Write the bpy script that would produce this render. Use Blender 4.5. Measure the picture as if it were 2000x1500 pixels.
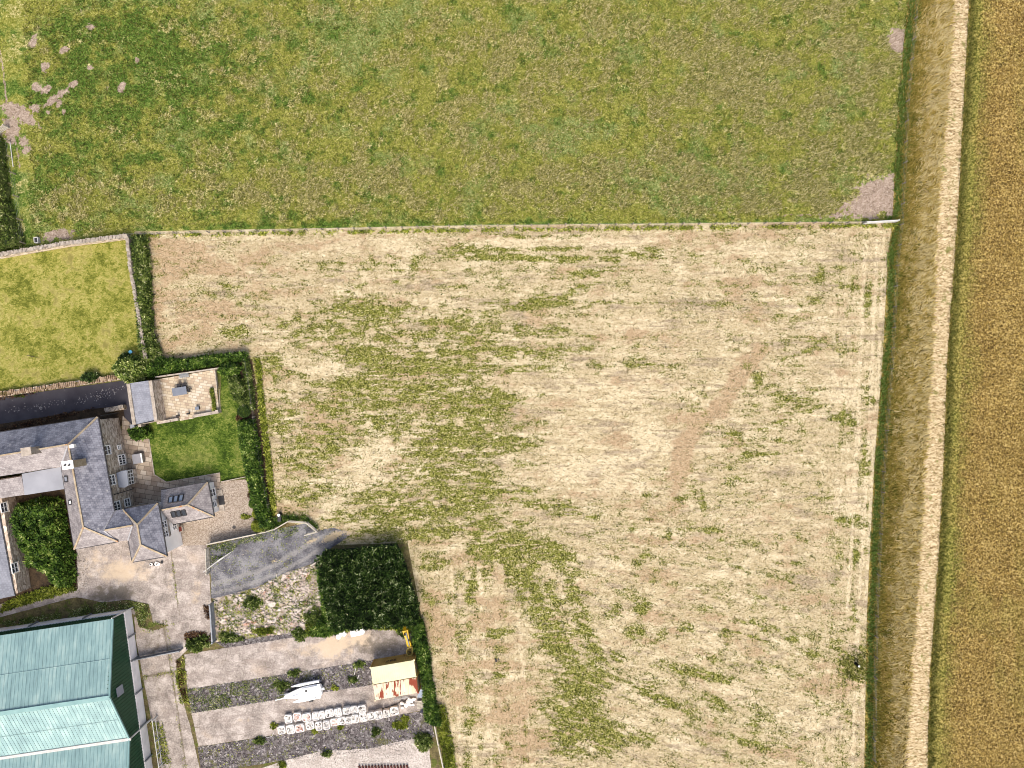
import bpy, math, random
import numpy as np
from mathutils import Vector, Quaternion, Matrix
random.seed(7); rng = np.random.default_rng(7)
for o in list(bpy.data.objects): bpy.data.objects.remove(o)
scene = bpy.context.scene
COL = scene.collection
# ------------------------------------------------------------------ camera, sky, sun, exposure
H = 92.6                 # drone height in metres
S = 1.0 / 15.0           # metres per photo pixel on the ground
cam_d = bpy.data.cameras.new('camera'); cam = bpy.data.objects.new('camera', cam_d); COL.objects.link(cam)
cam.location = (0, 0, H); cam.rotation_euler = (0, 0, 0)
cam_d.sensor_width = 36; cam_d.lens = 25.0; cam_d.clip_end = 15000; cam_d.clip_start = 0.5
scene.camera = cam
sun_el = math.radians(54); sx, sy = 0.10, -0.99
sv = Vector((math.cos(sun_el)*sx, math.cos(sun_el)*sy, math.sin(sun_el))).normalized()
sd = bpy.data.lights.new('sun', 'SUN'); sun = bpy.data.objects.new('sun', sd); COL.objects.link(sun)
sd.energy = 1.25; sd.angle = math.radians(16); sd.color = (1.0, 0.96, 0.89)
sun.rotation_euler = sv.to_track_quat('Z', 'Y').to_euler()
wd = bpy.data.worlds.new('World'); scene.world = wd; wd.use_nodes = True
wn = wd.node_tree; bg = wn.nodes['Background']
sk = wn.nodes.new('ShaderNodeTexSky'); sk.sky_type = 'NISHITA'; sk.sun_disc = False
sk.sun_elevation = sun_el; sk.sun_rotation = math.atan2(sx, sy); sk.dust_density = 7.0; sk.air_density = 1.0; sk.ozone_density = 0.3
wn.links.new(sk.outputs[0], bg.inputs[0]); bg.inputs[1].default_value = 0.15
scene.view_settings.view_transform = 'Standard'; scene.view_settings.look = 'None'
scene.view_settings.gamma = 1; scene.view_settings.exposure = 0.86
scene.render.engine = 'CYCLES'; scene.cycles.pixel_filter_type = 'BLACKMAN_HARRIS'; scene.cycles.filter_width = 1.0
# ------------------------------------------------------------------ helpers
def W(x, y, z=0.0):
    k = S * (H - z) / H
    return Vector(((x - 1000) * k, -(y - 750) * k, z))
def Wp(pts, z=0.0): return [W(p[0], p[1], p[2] if len(p) > 2 else z) for p in pts]
def onplane(x, y, a, b):
    """point where the sight line through photo pixel x,y meets the upright wall over ground line a-b"""
    d = W(x, y, 0) - Vector((0, 0, H)); n = Vector((-(b.y-a.y), b.x-a.x, 0)).normalized()
    t = (Vector((a.x, a.y, 0)) - Vector((0, 0, H))).dot(n) / d.dot(n)
    return Vector((0, 0, H)) + d * t
def lin(c):
    c /= 255.0
    return c/12.92 if c <= 0.04045 else ((c+0.055)/1.055)**2.4
KB = 1.75
def C(r, g, b): return (lin(r)/KB, lin(g)/KB, lin(b)/KB, 1)
def tag(o, label=None, cat=None, group=None, kind=None):
    if label: o['label'] = label
    if cat: o['category'] = cat
    if group: o['group'] = group
    if kind: o['kind'] = kind
    return o
def thing(name, loc, label, cat, group=None, rz=0):
    o = bpy.data.objects.new(name, None); COL.objects.link(o); o.location = loc; o.rotation_euler = (0, 0, rz)
    o.empty_display_size = 0.3
    return tag(o, label, cat, group)
def link(name, me, mat, parent=None, loc=None):
    o = bpy.data.objects.new(name, me); COL.objects.link(o)
    if mat is not None: me.materials.append(mat)
    if parent is not None: o.parent = parent
    if loc is not None: o.location = loc
    return o
def root_loc(o):
    v = Vector((0, 0, 0))
    while o is not None: v += o.location; o = o.parent
    return v
def fast_mesh(name, V, F, facev=None):
    """V (n,3) array, F (m,k) int array"""
    me = bpy.data.meshes.new(name); V = np.asarray(V, np.float32); F = np.asarray(F, np.int32)
    m, k = F.shape
    me.vertices.add(len(V)); me.vertices.foreach_set('co', V.ravel())
    me.loops.add(m*k); me.loops.foreach_set('vertex_index', F.ravel())
    me.polygons.add(m); me.polygons.foreach_set('loop_start', np.arange(0, m*k, k, dtype=np.int32))
    me.polygons.foreach_set('loop_total', np.full(m, k, np.int32))
    me.update(calc_edges=True)
    if facev is not None:
        a = me.attributes.new('v', 'FLOAT', 'FACE'); a.data.foreach_set('value', np.asarray(facev, np.float32))
    return me
class MB:
    def __init__(s): s.v = []; s.f = []
    def poly(s, pts, flip=False):
        i = len(s.v); s.v += [tuple(p) for p in pts]; idx = list(range(i, i+len(pts)))
        s.f.append(idx[::-1] if flip else idx); return s
    def prism(s, pts, z0, z1, top=True, bottom=True):
        n = len(pts); i = len(s.v)
        zt = [p[2] if (len(p) > 2 and z1 is None) else z1 for p in pts]
        s.v += [(p[0], p[1], z0) for p in pts] + [(p[0], p[1], z) for p, z in zip(pts, zt)]
        for k in range(n): s.f.append([i+k, i+(k+1) % n, i+n+(k+1) % n, i+n+k])
        if top: s.f.append([i+n+k for k in range(n)])
        if bottom: s.f.append([i+n-1-k for k in range(n)])
        return s
    def box(s, c, sz, rz=0.0):
        cx, cy, cz = c; a, b, h = sz[0]/2, sz[1]/2, sz[2]/2; co, si = math.cos(rz), math.sin(rz)
        pts = [(cx+x*co-y*si, cy+x*si+y*co) for x, y in ((-a, -b), (a, -b), (a, b), (-a, b))]
        return s.prism(pts, cz-h, cz+h)
    def beam(s, a, b, w, h):
        a = Vector(a); b = Vector(b); d = (b-a)
        if d.length < 1e-6: return s
        d.normalize(); up = Vector((0, 0, 1)) if abs(d.z) < 0.95 else Vector((1, 0, 0))
        r = d.cross(up).normalized(); u = r.cross(d).normalized(); i = len(s.v)
        for p in (a, b):
            for q in ((-1, -1), (1, -1), (1, 1), (-1, 1)): s.v.append(tuple(p + r*(q[0]*w/2) + u*(q[1]*h/2)))
        s.f += [[i+3, i+2, i+1, i], [i+4, i+5, i+6, i+7]] + [[i+k, i+(k+1) % 4, i+4+(k+1) % 4, i+4+k] for k in range(4)]
        return s
    def cyl(s, a, b, r0, r1, n=10):
        a = Vector(a); b = Vector(b); d = (b-a).normalized(); up = Vector((0, 0, 1)) if abs(d.z) < 0.9 else Vector((1, 0, 0))
        r = d.cross(up).normalized(); u = r.cross(d).normalized(); i = len(s.v)
        for p, q in ((a, r0), (b, r1)):
            for k in range(n):
                t = 2*math.pi*k/n; s.v.append(tuple(p + (r*math.cos(t) + u*math.sin(t))*q))
        for k in range(n): s.f.append([i+k, i+(k+1) % n, i+n+(k+1) % n, i+n+k])
        s.f.append([i+n-1-k for k in range(n)]); s.f.append([i+n+k for k in range(n)])
        return s
    def slab(s, pts, t):
        """a sheet with thickness t below its top face (roof planes)"""
        n = len(pts); i = len(s.v); P = [Vector(p) for p in pts]
        s.v += [tuple(p) for p in P] + [tuple(p - Vector((0, 0, t))) for p in P]
        s.f.append([i+k for k in range(n)]); s.f.append([i+n+n-1-k for k in range(n)])
        for k in range(n): s.f.append([i+n+k, i+n+(k+1) % n, i+(k+1) % n, i+k])
        return s
    def rock(s, c, r, sq=0.6, n=6):
        i = len(s.v); rot = random.random()*6.28
        rings = ((-0.7, 0.7), (0.1, 1.0), (0.75, 0.6))
        for zz, rr in rings:
            for k in range(n):
                t = rot + 2*math.pi*k/n; q = r*rr*random.uniform(0.75, 1.2)
                s.v.append((c[0]+q*math.cos(t), c[1]+q*math.sin(t)*0.85, c[2]+zz*r*sq))
        for a in range(2):
            for k in range(n): s.f.append([i+a*n+k, i+a*n+(k+1) % n, i+(a+1)*n+(k+1) % n, i+(a+1)*n+k])
        s.f.append([i+2*n+k for k in range(n)])
        return s
    def build(s, name, mat, parent=None, local=False, bevel=0.0, smooth=False):
        me = bpy.data.meshes.new(name)
        V = [Vector(v) for v in s.v]
        loc = None
        if not local:
            if parent is not None: off = root_loc(parent)
            else:
                n = len(V); off = Vector((sum(v.x for v in V)/n, sum(v.y for v in V)/n, min(v.z for v in V))); loc = off
            V = [v-off for v in V]
        me.from_pydata([tuple(v) for v in V], [], s.f); me.update()
        o = link(name, me, mat, parent, loc)
        if smooth: me.polygons.foreach_set('use_smooth', [True]*len(me.polygons))
        if bevel:
            m = o.modifiers.new('bevel', 'BEVEL'); m.width = bevel; m.segments = 2
        return o
# numpy noise in photo-pixel space
_T = np.random.default_rng(11).random((8, 256, 256))
def vn(x, y, s=0):
    T = _T[s % 8]; xi = np.floor(x).astype(int); yi = np.floor(y).astype(int); fx = x-xi; fy = y-yi
    fx = fx*fx*(3-2*fx); fy = fy*fy*(3-2*fy); a = T[xi & 255, yi & 255]; b = T[(xi+1) & 255, yi & 255]
    c = T[xi & 255, (yi+1) & 255]; d = T[(xi+1) & 255, (yi+1) & 255]
    return (a*(1-fx)+b*fx)*(1-fy) + (c*(1-fx)+d*fx)*fy
def fbm(x, y, s=0, o=4):
    r = 0; a = 0.5; t = 0
    for k in range(o): r = r + a*vn(x*2**k+17.3*k, y*2**k+9.1*k, s+k); t += a; a *= 0.55
    return r/t
def sst(a, b, x):
    t = np.clip((x-a)/(b-a), 0, 1); return t*t*(3-2*t)
def inside(px, py, poly):
    r = np.zeros(px.shape, bool); n = len(poly)
    for i in range(n):
        x0, y0 = poly[i][:2]; x1, y1 = poly[(i+1) % n][:2]
        if y0 == y1: continue
        c = ((y0 > py) != (y1 > py)) & (px < (x1-x0)*(py-y0)/(y1-y0)+x0); r ^= c
    return r
def edge_near(px, py, poly):
    best = np.full(px.shape, 1e9); qx = px.copy(); qy = py.copy(); n = len(poly)
    for i in range(n):
        x0, y0 = poly[i][:2]; x1, y1 = poly[(i+1) % n][:2]; dx, dy = x1-x0, y1-y0; L = dx*dx+dy*dy
        if L == 0: continue
        t = np.clip(((px-x0)*dx+(py-y0)*dy)/L, 0, 1); ex = x0+t*dx; ey = y0+t*dy; d = np.hypot(px-ex, py-ey)
        m = d < best; best[m] = d[m]; qx[m] = ex[m]; qy[m] = ey[m]
    return best, qx, qy
def wiggle(poly, amp=2.0, step=8, freq=0.06, seed=3):
    out = []; n = len(poly)
    for i in range(n):
        x0, y0 = poly[i]; x1, y1 = poly[(i+1) % n]; L = math.hypot(x1-x0, y1-y0); k = max(1, int(L/step))
        for j in range(k):
            x = x0+(x1-x0)*j/k; y = y0+(y1-y0)*j/k
            ox = float(fbm(np.array(x*freq), np.array(y*freq), seed))-0.5; oy = float(fbm(np.array(x*freq+50), np.array(y*freq), seed+1))-0.5
            out.append((x+ox*2*amp, y+oy*2*amp))
    return out
def sheet(name, poly, z, cell, mat, fn=None, disp=None):
    """a finely divided ground sheet inside a polygon, carrying soil/grass mask attributes"""
    P = np.array(poly); x0, y0 = P.min(0); x1, y1 = P.max(0)
    xs = np.arange(x0, x1+cell, cell); ys = np.arange(y0, y1+cell, cell)
    GX, GY = np.meshgrid(xs, ys, indexing='ij'); nx, ny = GX.shape
    cx = GX[:-1, :-1]+cell/2; cy = GY[:-1, :-1]+cell/2
    keep = inside(cx, cy, poly)
    cnt = np.zeros((nx, ny)); 
    for a in (0, 1):
        for b in (0, 1): cnt[a:nx-1+a, b:ny-1+b] += keep
    used = cnt > 0; bd = used & (cnt < 4)
    bx, by = GX[bd], GY[bd]; d, qx, qy = edge_near(bx, by, poly); m = d < cell*1.3
    bx[m] = qx[m]; by[m] = qy[m]; GX[bd] = bx; GY[bd] = by
    idx = -np.ones((nx, ny), int); idx[used] = np.arange(used.sum())
    X = GX[used]; Y = GY[used]
    Z = np.full(X.shape, z) if disp is None else z + disp(X, Y)
    V = np.stack([(X-1000)*S, -(Y-750)*S, Z], 1)
    I, J = np.nonzero(keep)
    F = np.stack([idx[I, J+1], idx[I+1, J+1], idx[I+1, J], idx[I, J]], 1)
    me = fast_mesh(name, V, F)
    if fn is not None:
        M = fn(X, Y); a = me.attributes.new('m', 'FLOAT_COLOR', 'POINT')
        a.data.foreach_set('color', np.stack([np.broadcast_to(c, X.shape) for c in M], 1).astype(np.float32).ravel())
    if disp is not None: me.polygons.foreach_set('use_smooth', np.ones(len(F), bool))
    return tag(link(name, me, mat), kind='structure')
def flat(name, poly, z, mat, wig=0.0, kind='structure'):
    p = wiggle(poly, wig) if wig else poly
    b = MB(); b.poly([W(x, y)+Vector((0, 0, z)) for x, y in p]); o = b.build(name, mat)
    me = o.data
    if me.polygons[0].normal.z < 0: me.flip_normals()
    return tag(o, kind=kind)
def splat(x, y, L):
    r = np.zeros(np.shape(x))
    for cx, cy, rx, ry, an, st in L:
        a = math.radians(an); dx = x-cx; dy = y-cy; u = (dx*math.cos(a)+dy*math.sin(a))/rx; v = (-dx*math.sin(a)+dy*math.cos(a))/ry
        r = np.maximum(r, st*np.exp(-(u*u+v*v)**1.3))
    return r
def band(x, y, pts, w, st=1.0):
    """soft band along a polyline of photo pixels"""
    r = np.full(np.shape(x), 1e9)
    for (x0, y0), (x1, y1) in zip(pts[:-1], pts[1:]):
        dx, dy = x1-x0, y1-y0; t = np.clip(((x-x0)*dx+(y-y0)*dy)/(dx*dx+dy*dy), 0, 1)
        r = np.minimum(r, np.hypot(x-x0-t*dx, y-y0-t*dy))
    return st*np.exp(-(r/w)**2.5)
def sample(poly, n):
    P = np.array([p[:2] for p in poly]); x0, y0 = P.min(0); x1, y1 = P.max(0); X = []; Y = []; got = 0
    while got < n:
        x = rng.uniform(x0, x1, n*2); y = rng.uniform(y0, y1, n*2); m = inside(x, y, poly)
        X.append(x[m]); Y.append(y[m]); got += int(m.sum())
        if m.sum() == 0: break
    return np.concatenate(X)[:n], np.concatenate(Y)[:n]
def kites(P, D, wd, fv, bend=0.0, name='leaves'):
    """leaf-shaped faces: P roots (n,3), D vectors (n,3), wd widths (n,)"""
    n = len(P); R = np.cross(D, rng.normal(size=(n, 3))*.55+np.array([[0, 0, 1.0]])); R /= np.linalg.norm(R, axis=1, keepdims=True)+1e-9; R *= wd[:, None]/2
    mid = P + D*0.45; mid[:, 2] += bend
    V = np.stack([P, mid+R, P+D, mid-R], 1).reshape(-1, 3)
    return fast_mesh(name, V, np.arange(4*n).reshape(n, 4), fv)
# ------------------------------------------------------------------ materials
class Mt:
    def __init__(s, name, rough=0.85, spec=0.25):
        s.m = bpy.data.materials.new(name); s.m.use_nodes = True; s.t = s.m.node_tree; s.b = s.t.nodes['Principled BSDF']
        s.b.inputs['Roughness'].default_value = rough; s.b.inputs['Specular IOR Level'].default_value = spec
        s.k = 1.0; s.g = s.t.nodes.new('ShaderNodeNewGeometry').outputs['Position']
    def n(s, ty): return s.t.nodes.new(ty)
    def L(s, a, b): s.t.links.new(a, b)
    def put(s, sock, v):
        if hasattr(v, 'is_linked') or isinstance(v, bpy.types.NodeSocket): s.L(v, sock)
        else: sock.default_value = v
    def mapv(s, scale=(1, 1, 1), rot=0.0, vec=None):
        q = s.n('ShaderNodeMapping'); s.L(vec or s.g, q.inputs['Vector']); q.inputs['Scale'].default_value = scale; q.inputs['Rotation'].default_value = (0, 0, rot); return q.outputs[0]
    def noise(s, scale, detail=4, dist=0.0, vec=None, rough=0.55):
        q = s.n('ShaderNodeTexNoise'); s.L(vec or s.g, q.inputs['Vector']); q.inputs['Scale'].default_value = scale
        q.inputs['Detail'].default_value = detail; q.inputs['Distortion'].default_value = dist; q.inputs['Roughness'].default_value = rough
        return q.outputs['Fac']
    def vor(s, scale, vec=None, feature='F1', out='Distance', rnd=1.0):
        q = s.n('ShaderNodeTexVoronoi'); q.feature = feature; s.L(vec or s.g, q.inputs['Vector']); q.inputs['Scale'].default_value = scale
        q.inputs['Randomness'].default_value = rnd; return q.outputs[out]
    def ma(s, op, a, b=0.0, c=0.0):
        q = s.n('ShaderNodeMath'); q.operation = op; s.put(q.inputs[0], a); s.put(q.inputs[1], b)
        if op == 'MULTIPLY_ADD': s.put(q.inputs[2], c)
        return q.outputs[0]
    def mr(s, v, a, b, c=0.0, d=1.0):
        q = s.n('ShaderNodeMapRange'); s.put(q.inputs[0], v); q.interpolation_type = 'SMOOTHSTEP'
        for i, k in enumerate((a, b, c, d)): q.inputs[i+1].default_value = k
        return q.outputs[0]
    def mix(s, f, a, b, mode='MIX'):
        q = s.n('ShaderNodeMixRGB'); q.blend_type = mode; s.put(q.inputs[0], f); s.put(q.inputs[1], a); s.put(q.inputs[2], b); return q.outputs[0]
    def ramp(s, f, stops):
        q = s.n('ShaderNodeValToRGB'); s.put(q.inputs[0], f); e = q.color_ramp.elements
        while len(e) < len(stops): e.new(0.5)
        for k, (p, c) in zip(e, stops): k.position = .5+(p-.5)*s.k; k.color = c
        return q.outputs[0]
    def attr(s, name='m'):
        q = s.n('ShaderNodeAttribute'); q.attribute_name = name; return q
    def sep(s, c):
        q = s.n('ShaderNodeSeparateColor'); s.L(c, q.inputs[0]); return q.outputs
    def bump(s, h, strength=0.5, dist=0.05):
        q = s.n('ShaderNodeBump'); q.inputs['Strength'].default_value = strength; q.inputs['Distance'].default_value = dist
        s.L(h, q.inputs['Height']); s.L(q.outputs[0], s.b.inputs['Normal'])
    def col(s, c): s.put(s.b.inputs['Base Color'], c); return s.m
def simple(name, c1, c2=None, scale=2.0, rough=0.8, bump=0.3, dist=0.03, metal=0.0, spec=0.25, detail=5, spots=None, sp=(0.62, 0.7), spscale=1.5, fine=None):
    m = Mt(name, rough, spec); c2 = c2 or tuple(x*0.75 for x in c1[:3])+(1,)
    f = m.noise(scale, detail); c = m.ramp(f, [(0.3, c2), (0.68, c1)])
    if spots: c = m.mix(m.mr(m.noise(spscale, 6, 0.4, rough=0.65), sp[0], sp[1]), c, spots)
    if fine:
        g = m.noise(fine, 3); c = m.mix(0.55, c, m.ramp(g, [(0.3, (0.25, 0.25, 0.25, 1)), (0.7, (0.95, 0.95, 0.95, 1))]), 'OVERLAY')
    m.b.inputs['Metallic'].default_value = metal
    if bump: m.bump(m.noise(scale*3, 4), bump, dist)
    return m.col(c)
def leafmat(name, stops, rough=0.6, patch=None):
    m = Mt(name, rough, 0.2); a = m.attr('v'); f = a.outputs['Fac']
    if patch: f = m.ma('ADD', f, m.mr(m.noise(patch, 3), 0.3, 0.7, -0.22, 0.22))
    m.col(m.ramp(f, stops)); out = m.t.nodes['Material Output']; tr = m.n('ShaderNodeBsdfTranslucent'); mx = m.n('ShaderNodeMixShader'); mx.inputs[0].default_value = .38
    m.L(m.b.inputs['Base Color'].links[0].from_socket, tr.inputs[0]); m.L(m.b.outputs[0], mx.inputs[1]); m.L(tr.outputs[0], mx.inputs[2]); m.L(mx.outputs[0], out.inputs[0]); return m.m
# ================================================================== FIELDS (masks are soil, straw and grass cover, not light)
GREEN = [(720,605,95,18,2,1),(700,580,60,10,3,.6),(620,650,70,22,5,.75),(560,640,50,16,10,.5),(770,650,110,16,2,.75),(700,690,90,26,3,.85),(800,715,130,24,3,.95),(860,690,110,14,0,.7),
 (690,745,60,22,0,.8),(740,755,90,24,4,.9),(840,770,120,26,3,.9),(910,800,90,30,0,.85),(850,830,90,28,0,.8),(760,820,80,14,3,.65),(840,880,50,45,0,.85),(900,870,70,40,0,.7),(880,930,120,20,-3,.75),
 (920,965,110,16,-4,.9),(830,1000,180,20,-4,.9),(740,1030,70,18,-20,.8),(880,1035,120,14,-6,.8),(960,1022,70,16,0,.75),(545,825,26,36,-60,.8),(560,790,40,12,60,.5),(530,712,34,18,0,.8),(560,900,40,14,50,.6),(600,915,50,14,40,.6),
 (575,730,30,14,30,.5),(640,860,60,12,40,.4),(680,955,60,14,-10,.4),(590,870,60,20,60,.5),(500,740,10,30,-10,.5),(560,960,50,20,0,.4),(600,620,30,10,0,.5),(440,560,14,6,0,.5),(450,640,50,8,12,.5),(420,620,30,8,0,.35),(470,660,40,8,10,.4),
 (660,515,30,6,0,.5),(740,512,22,8,0,.4),(810,512,18,10,0,.45),(700,558,30,7,0,.45),(740,500,100,3,0,.3),(790,527,160,2,0,.4),(860,560,60,4,0,.4),(920,487,60,10,0,.55),(1000,487,140,5,0,.75),(1060,505,170,7,1,.85),(1250,495,60,12,0,.75),(1340,498,50,8,0,.5),(1040,462,160,5,0,.6),
 (1130,460,60,3,0,.5),(1090,537,40,8,10,.6),(1160,533,40,8,-10,.6),(1060,590,60,12,-8,.85),(1120,570,40,8,-20,.7),(1170,590,30,5,-5,.65),(1040,645,60,10,0,.6),(1090,640,25,12,20,.6),(1010,685,80,14,0,.8),(1110,682,90,8,0,.6),(1010,722,60,10,0,.5),(1140,710,60,5,0,.3),
 (980,785,50,22,0,.8),(1080,762,50,6,-10,.3),(990,865,60,14,0,.8),(1020,905,50,8,0,.5),(970,960,30,14,0,.7),(1070,990,60,10,4,.75),(1130,1005,60,7,0,.4),(1000,975,40,6,0,.5),(1245,678,40,5,0,.35),(1250,715,60,5,0,.4),(1310,715,50,4,0,.4),
 (1590,665,40,9,0,.75),(1570,690,40,9,-15,.7),(1640,680,40,12,0,.5),(1600,590,45,8,0,.4),(1690,585,11,30,0,.8),(1660,560,20,6,0,.6),(1595,540,14,14,0,.4),(1640,525,25,5,0,.4),(1655,820,28,20,20,.8),(1690,905,11,34,0,.85),(1695,775,9,30,0,.5),(1635,890,6,18,0,.4),
 (1480,745,12,18,0,.6),(1545,760,60,14,0,.4),(1560,790,50,16,0,.4),(1510,830,34,9,-8,.6),(1430,850,20,12,0,.6),(1490,886,55,6,-3,.8),(1530,862,14,8,0,.6),(1450,870,60,4,0,.4),(1430,940,24,12,0,.6),(1580,972,50,5,-3,.5),(1375,980,7,24,-8,.55),(1340,970,20,14,-40,.4),(1360,800,14,16,0,.4),(1380,773,20,5,0,.4),
 (1660,1015,26,16,0,.7),(1690,1020,10,12,0,.6),(1560,1050,14,14,0,.5),(1390,1036,45,5,5,.9),(1450,1066,60,5,12,.6),(1520,1058,16,6,0,.6),(1575,1060,10,14,0,.55),(1308,1048,8,12,0,.8),(1255,1090,20,8,-50,.6),(1255,1190,14,24,12,.85),(1245,1235,22,12,0,.75),(1195,1200,18,30,20,.7),
 (1290,1245,16,10,0,.6),(1200,1280,22,12,0,.6),(1340,1225,18,10,0,.5),(1410,1235,14,12,0,.5),(1470,1220,60,7,15,.6),(1490,1240,30,10,0,.5),(1545,1255,16,14,0,.6),(1590,1280,20,8,10,.7),(1640,1280,10,22,0,.7),(1670,1205,12,20,0,.75),(1380,1320,70,9,10,.85),(1340,1310,50,8,6,.6),(1290,1360,90,7,22,.85),(1270,1350,30,14,20,.7),
 (1240,1440,50,12,8,.75),(1190,1450,60,14,0,.8),(1310,1380,80,5,22,.7),(1400,1375,30,10,30,.5),(1470,1415,14,16,0,.6),(1460,1450,60,8,15,.6),(1540,1460,60,6,15,.5),(1595,1365,18,8,40,.7),(1620,1380,20,6,20,.6),(1670,1100,9,26,0,.5),(1668,1300,32,32,0,1),(1650,1278,14,10,0,.8),(1500,1300,60,5,12,.4),(1400,1290,50,6,10,.4),
 (922,1150,13,42,3,.85),(850,1105,40,10,-10,.6),(845,1170,20,10,50,.5),(980,1235,40,10,-10,.7),(975,1320,18,14,0,.55),(945,1330,14,14,0,.6),(918,1410,12,26,0,.75),(970,1480,14,18,0,.6),(1060,1390,50,6,25,.6),(1080,1405,60,5,30,.6),(1060,1350,30,10,40,.45),(880,1160,12,24,0,.4),(900,1240,14,20,0,.5),(1010,1460,60,6,0,.3),(1070,1260,30,10,0,.5),(950,1120,20,30,0,.4)]
TAN = [(400,520,120,50,0,.8),(340,670,60,40,0,.9),(300,620,30,60,0,.8),(420,600,80,60,0,.5),(520,560,60,60,0,.5),(330,480,60,20,0,.9),(560,480,120,12,0,.4),(650,820,60,50,0,.5),(620,860,60,60,0,.4),(500,760,30,50,0,.3),
 (600,1010,30,25,0,.5),(560,1000,60,8,0,.6),(960,1175,45,16,2,1),(970,1208,44,14,2,.9),(965,1260,50,12,0,1),(975,1300,60,12,0,1),(1000,1345,60,20,-5,.8),(1000,1390,60,30,0,1),(1040,1440,60,18,0,.9),(1000,1470,40,20,0,.6),(860,1230,28,70,-15,.9),(880,1280,26,60,-10,.8),(900,1340,24,60,0,.5),(880,1090,60,18,0,.5),(840,1060,40,12,0,.5),
 (1340,870,24,50,15,1),(1400,800,70,16,-40,.8),(1450,730,60,14,-50,.9),(1480,620,80,14,0,.6),(1400,560,120,16,0,.4),(1500,460,200,10,0,.7),(1560,440,120,12,0,.5),(1210,850,40,20,0,.6),(1320,830,40,20,0,.5),(1270,1060,50,14,20,.5),(1280,1130,40,14,-10,.5),(1560,1180,50,14,15,.6),(1590,1340,50,20,20,.6),(1650,1340,20,14,0,.6),(1450,1460,90,12,12,.7),(1580,1120,50,14,8,.5),(900,590,60,10,0,.4),(1600,1190,60,10,10,.5)]
PALE = [(740,880,60,35,-10,1),(700,930,60,25,0,.8),(640,990,60,14,-35,.9),(620,700,30,40,50,.4),(700,480,160,20,0,.5),(1150,470,200,14,0,.4),(1180,760,120,30,0,.7),(1230,860,130,60,0,.8),(1150,930,100,40,0,.7),(1400,780,60,20,-40,.4),(1300,660,100,30,0,.3),(1640,760,40,40,0,.6),(1660,960,30,60,0,.5),(1250,640,60,20,0,.6),(1100,1130,60,12,10,.4),(1180,1110,60,14,10,.5),(1340,1460,30,10,15,.9),(1690,1390,14,80,0,.6),(980,900,60,10,0,.3),(600,640,50,10,0,.3),(840,1340,10,60,0,.3),(780,850,50,14,0,.6),(1450,490,200,12,0,.4),(560,700,14,60,-20,.4)]
def flow(x, y):
    """streaks left by the mower: level at the top, fanning to the lower right, upright along the east edge and in the south-west"""
    we = sst(1625, 1665, x + 0.06*(y-440)); wl = sst(1060, 1000, x-0.05*(y-1100))*sst(1050, 1110, y)
    wd = (1-we)*(1-wl); slope = 0.33*sst(880, 1350, y)*sst(1000, 1250, x)
    v = y - slope*(x-1050) - 0.04*sst(800,1000,y)*np.minimum(x-900, 0)*-1
    s0 = .6*fbm((x+0.2*y)/80, v/8, 1) + .4*fbm((x+.2*y)/34, v/5, 3); s1 = fbm(y/95, (x+0.06*y)/6.0, 2); s2 = fbm(y/60, (x+0.05*y)/11.0, 4)
    return s0*wd + s1*we + s2*wl*(1-we), wd
_ta = math.radians(0)
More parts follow.
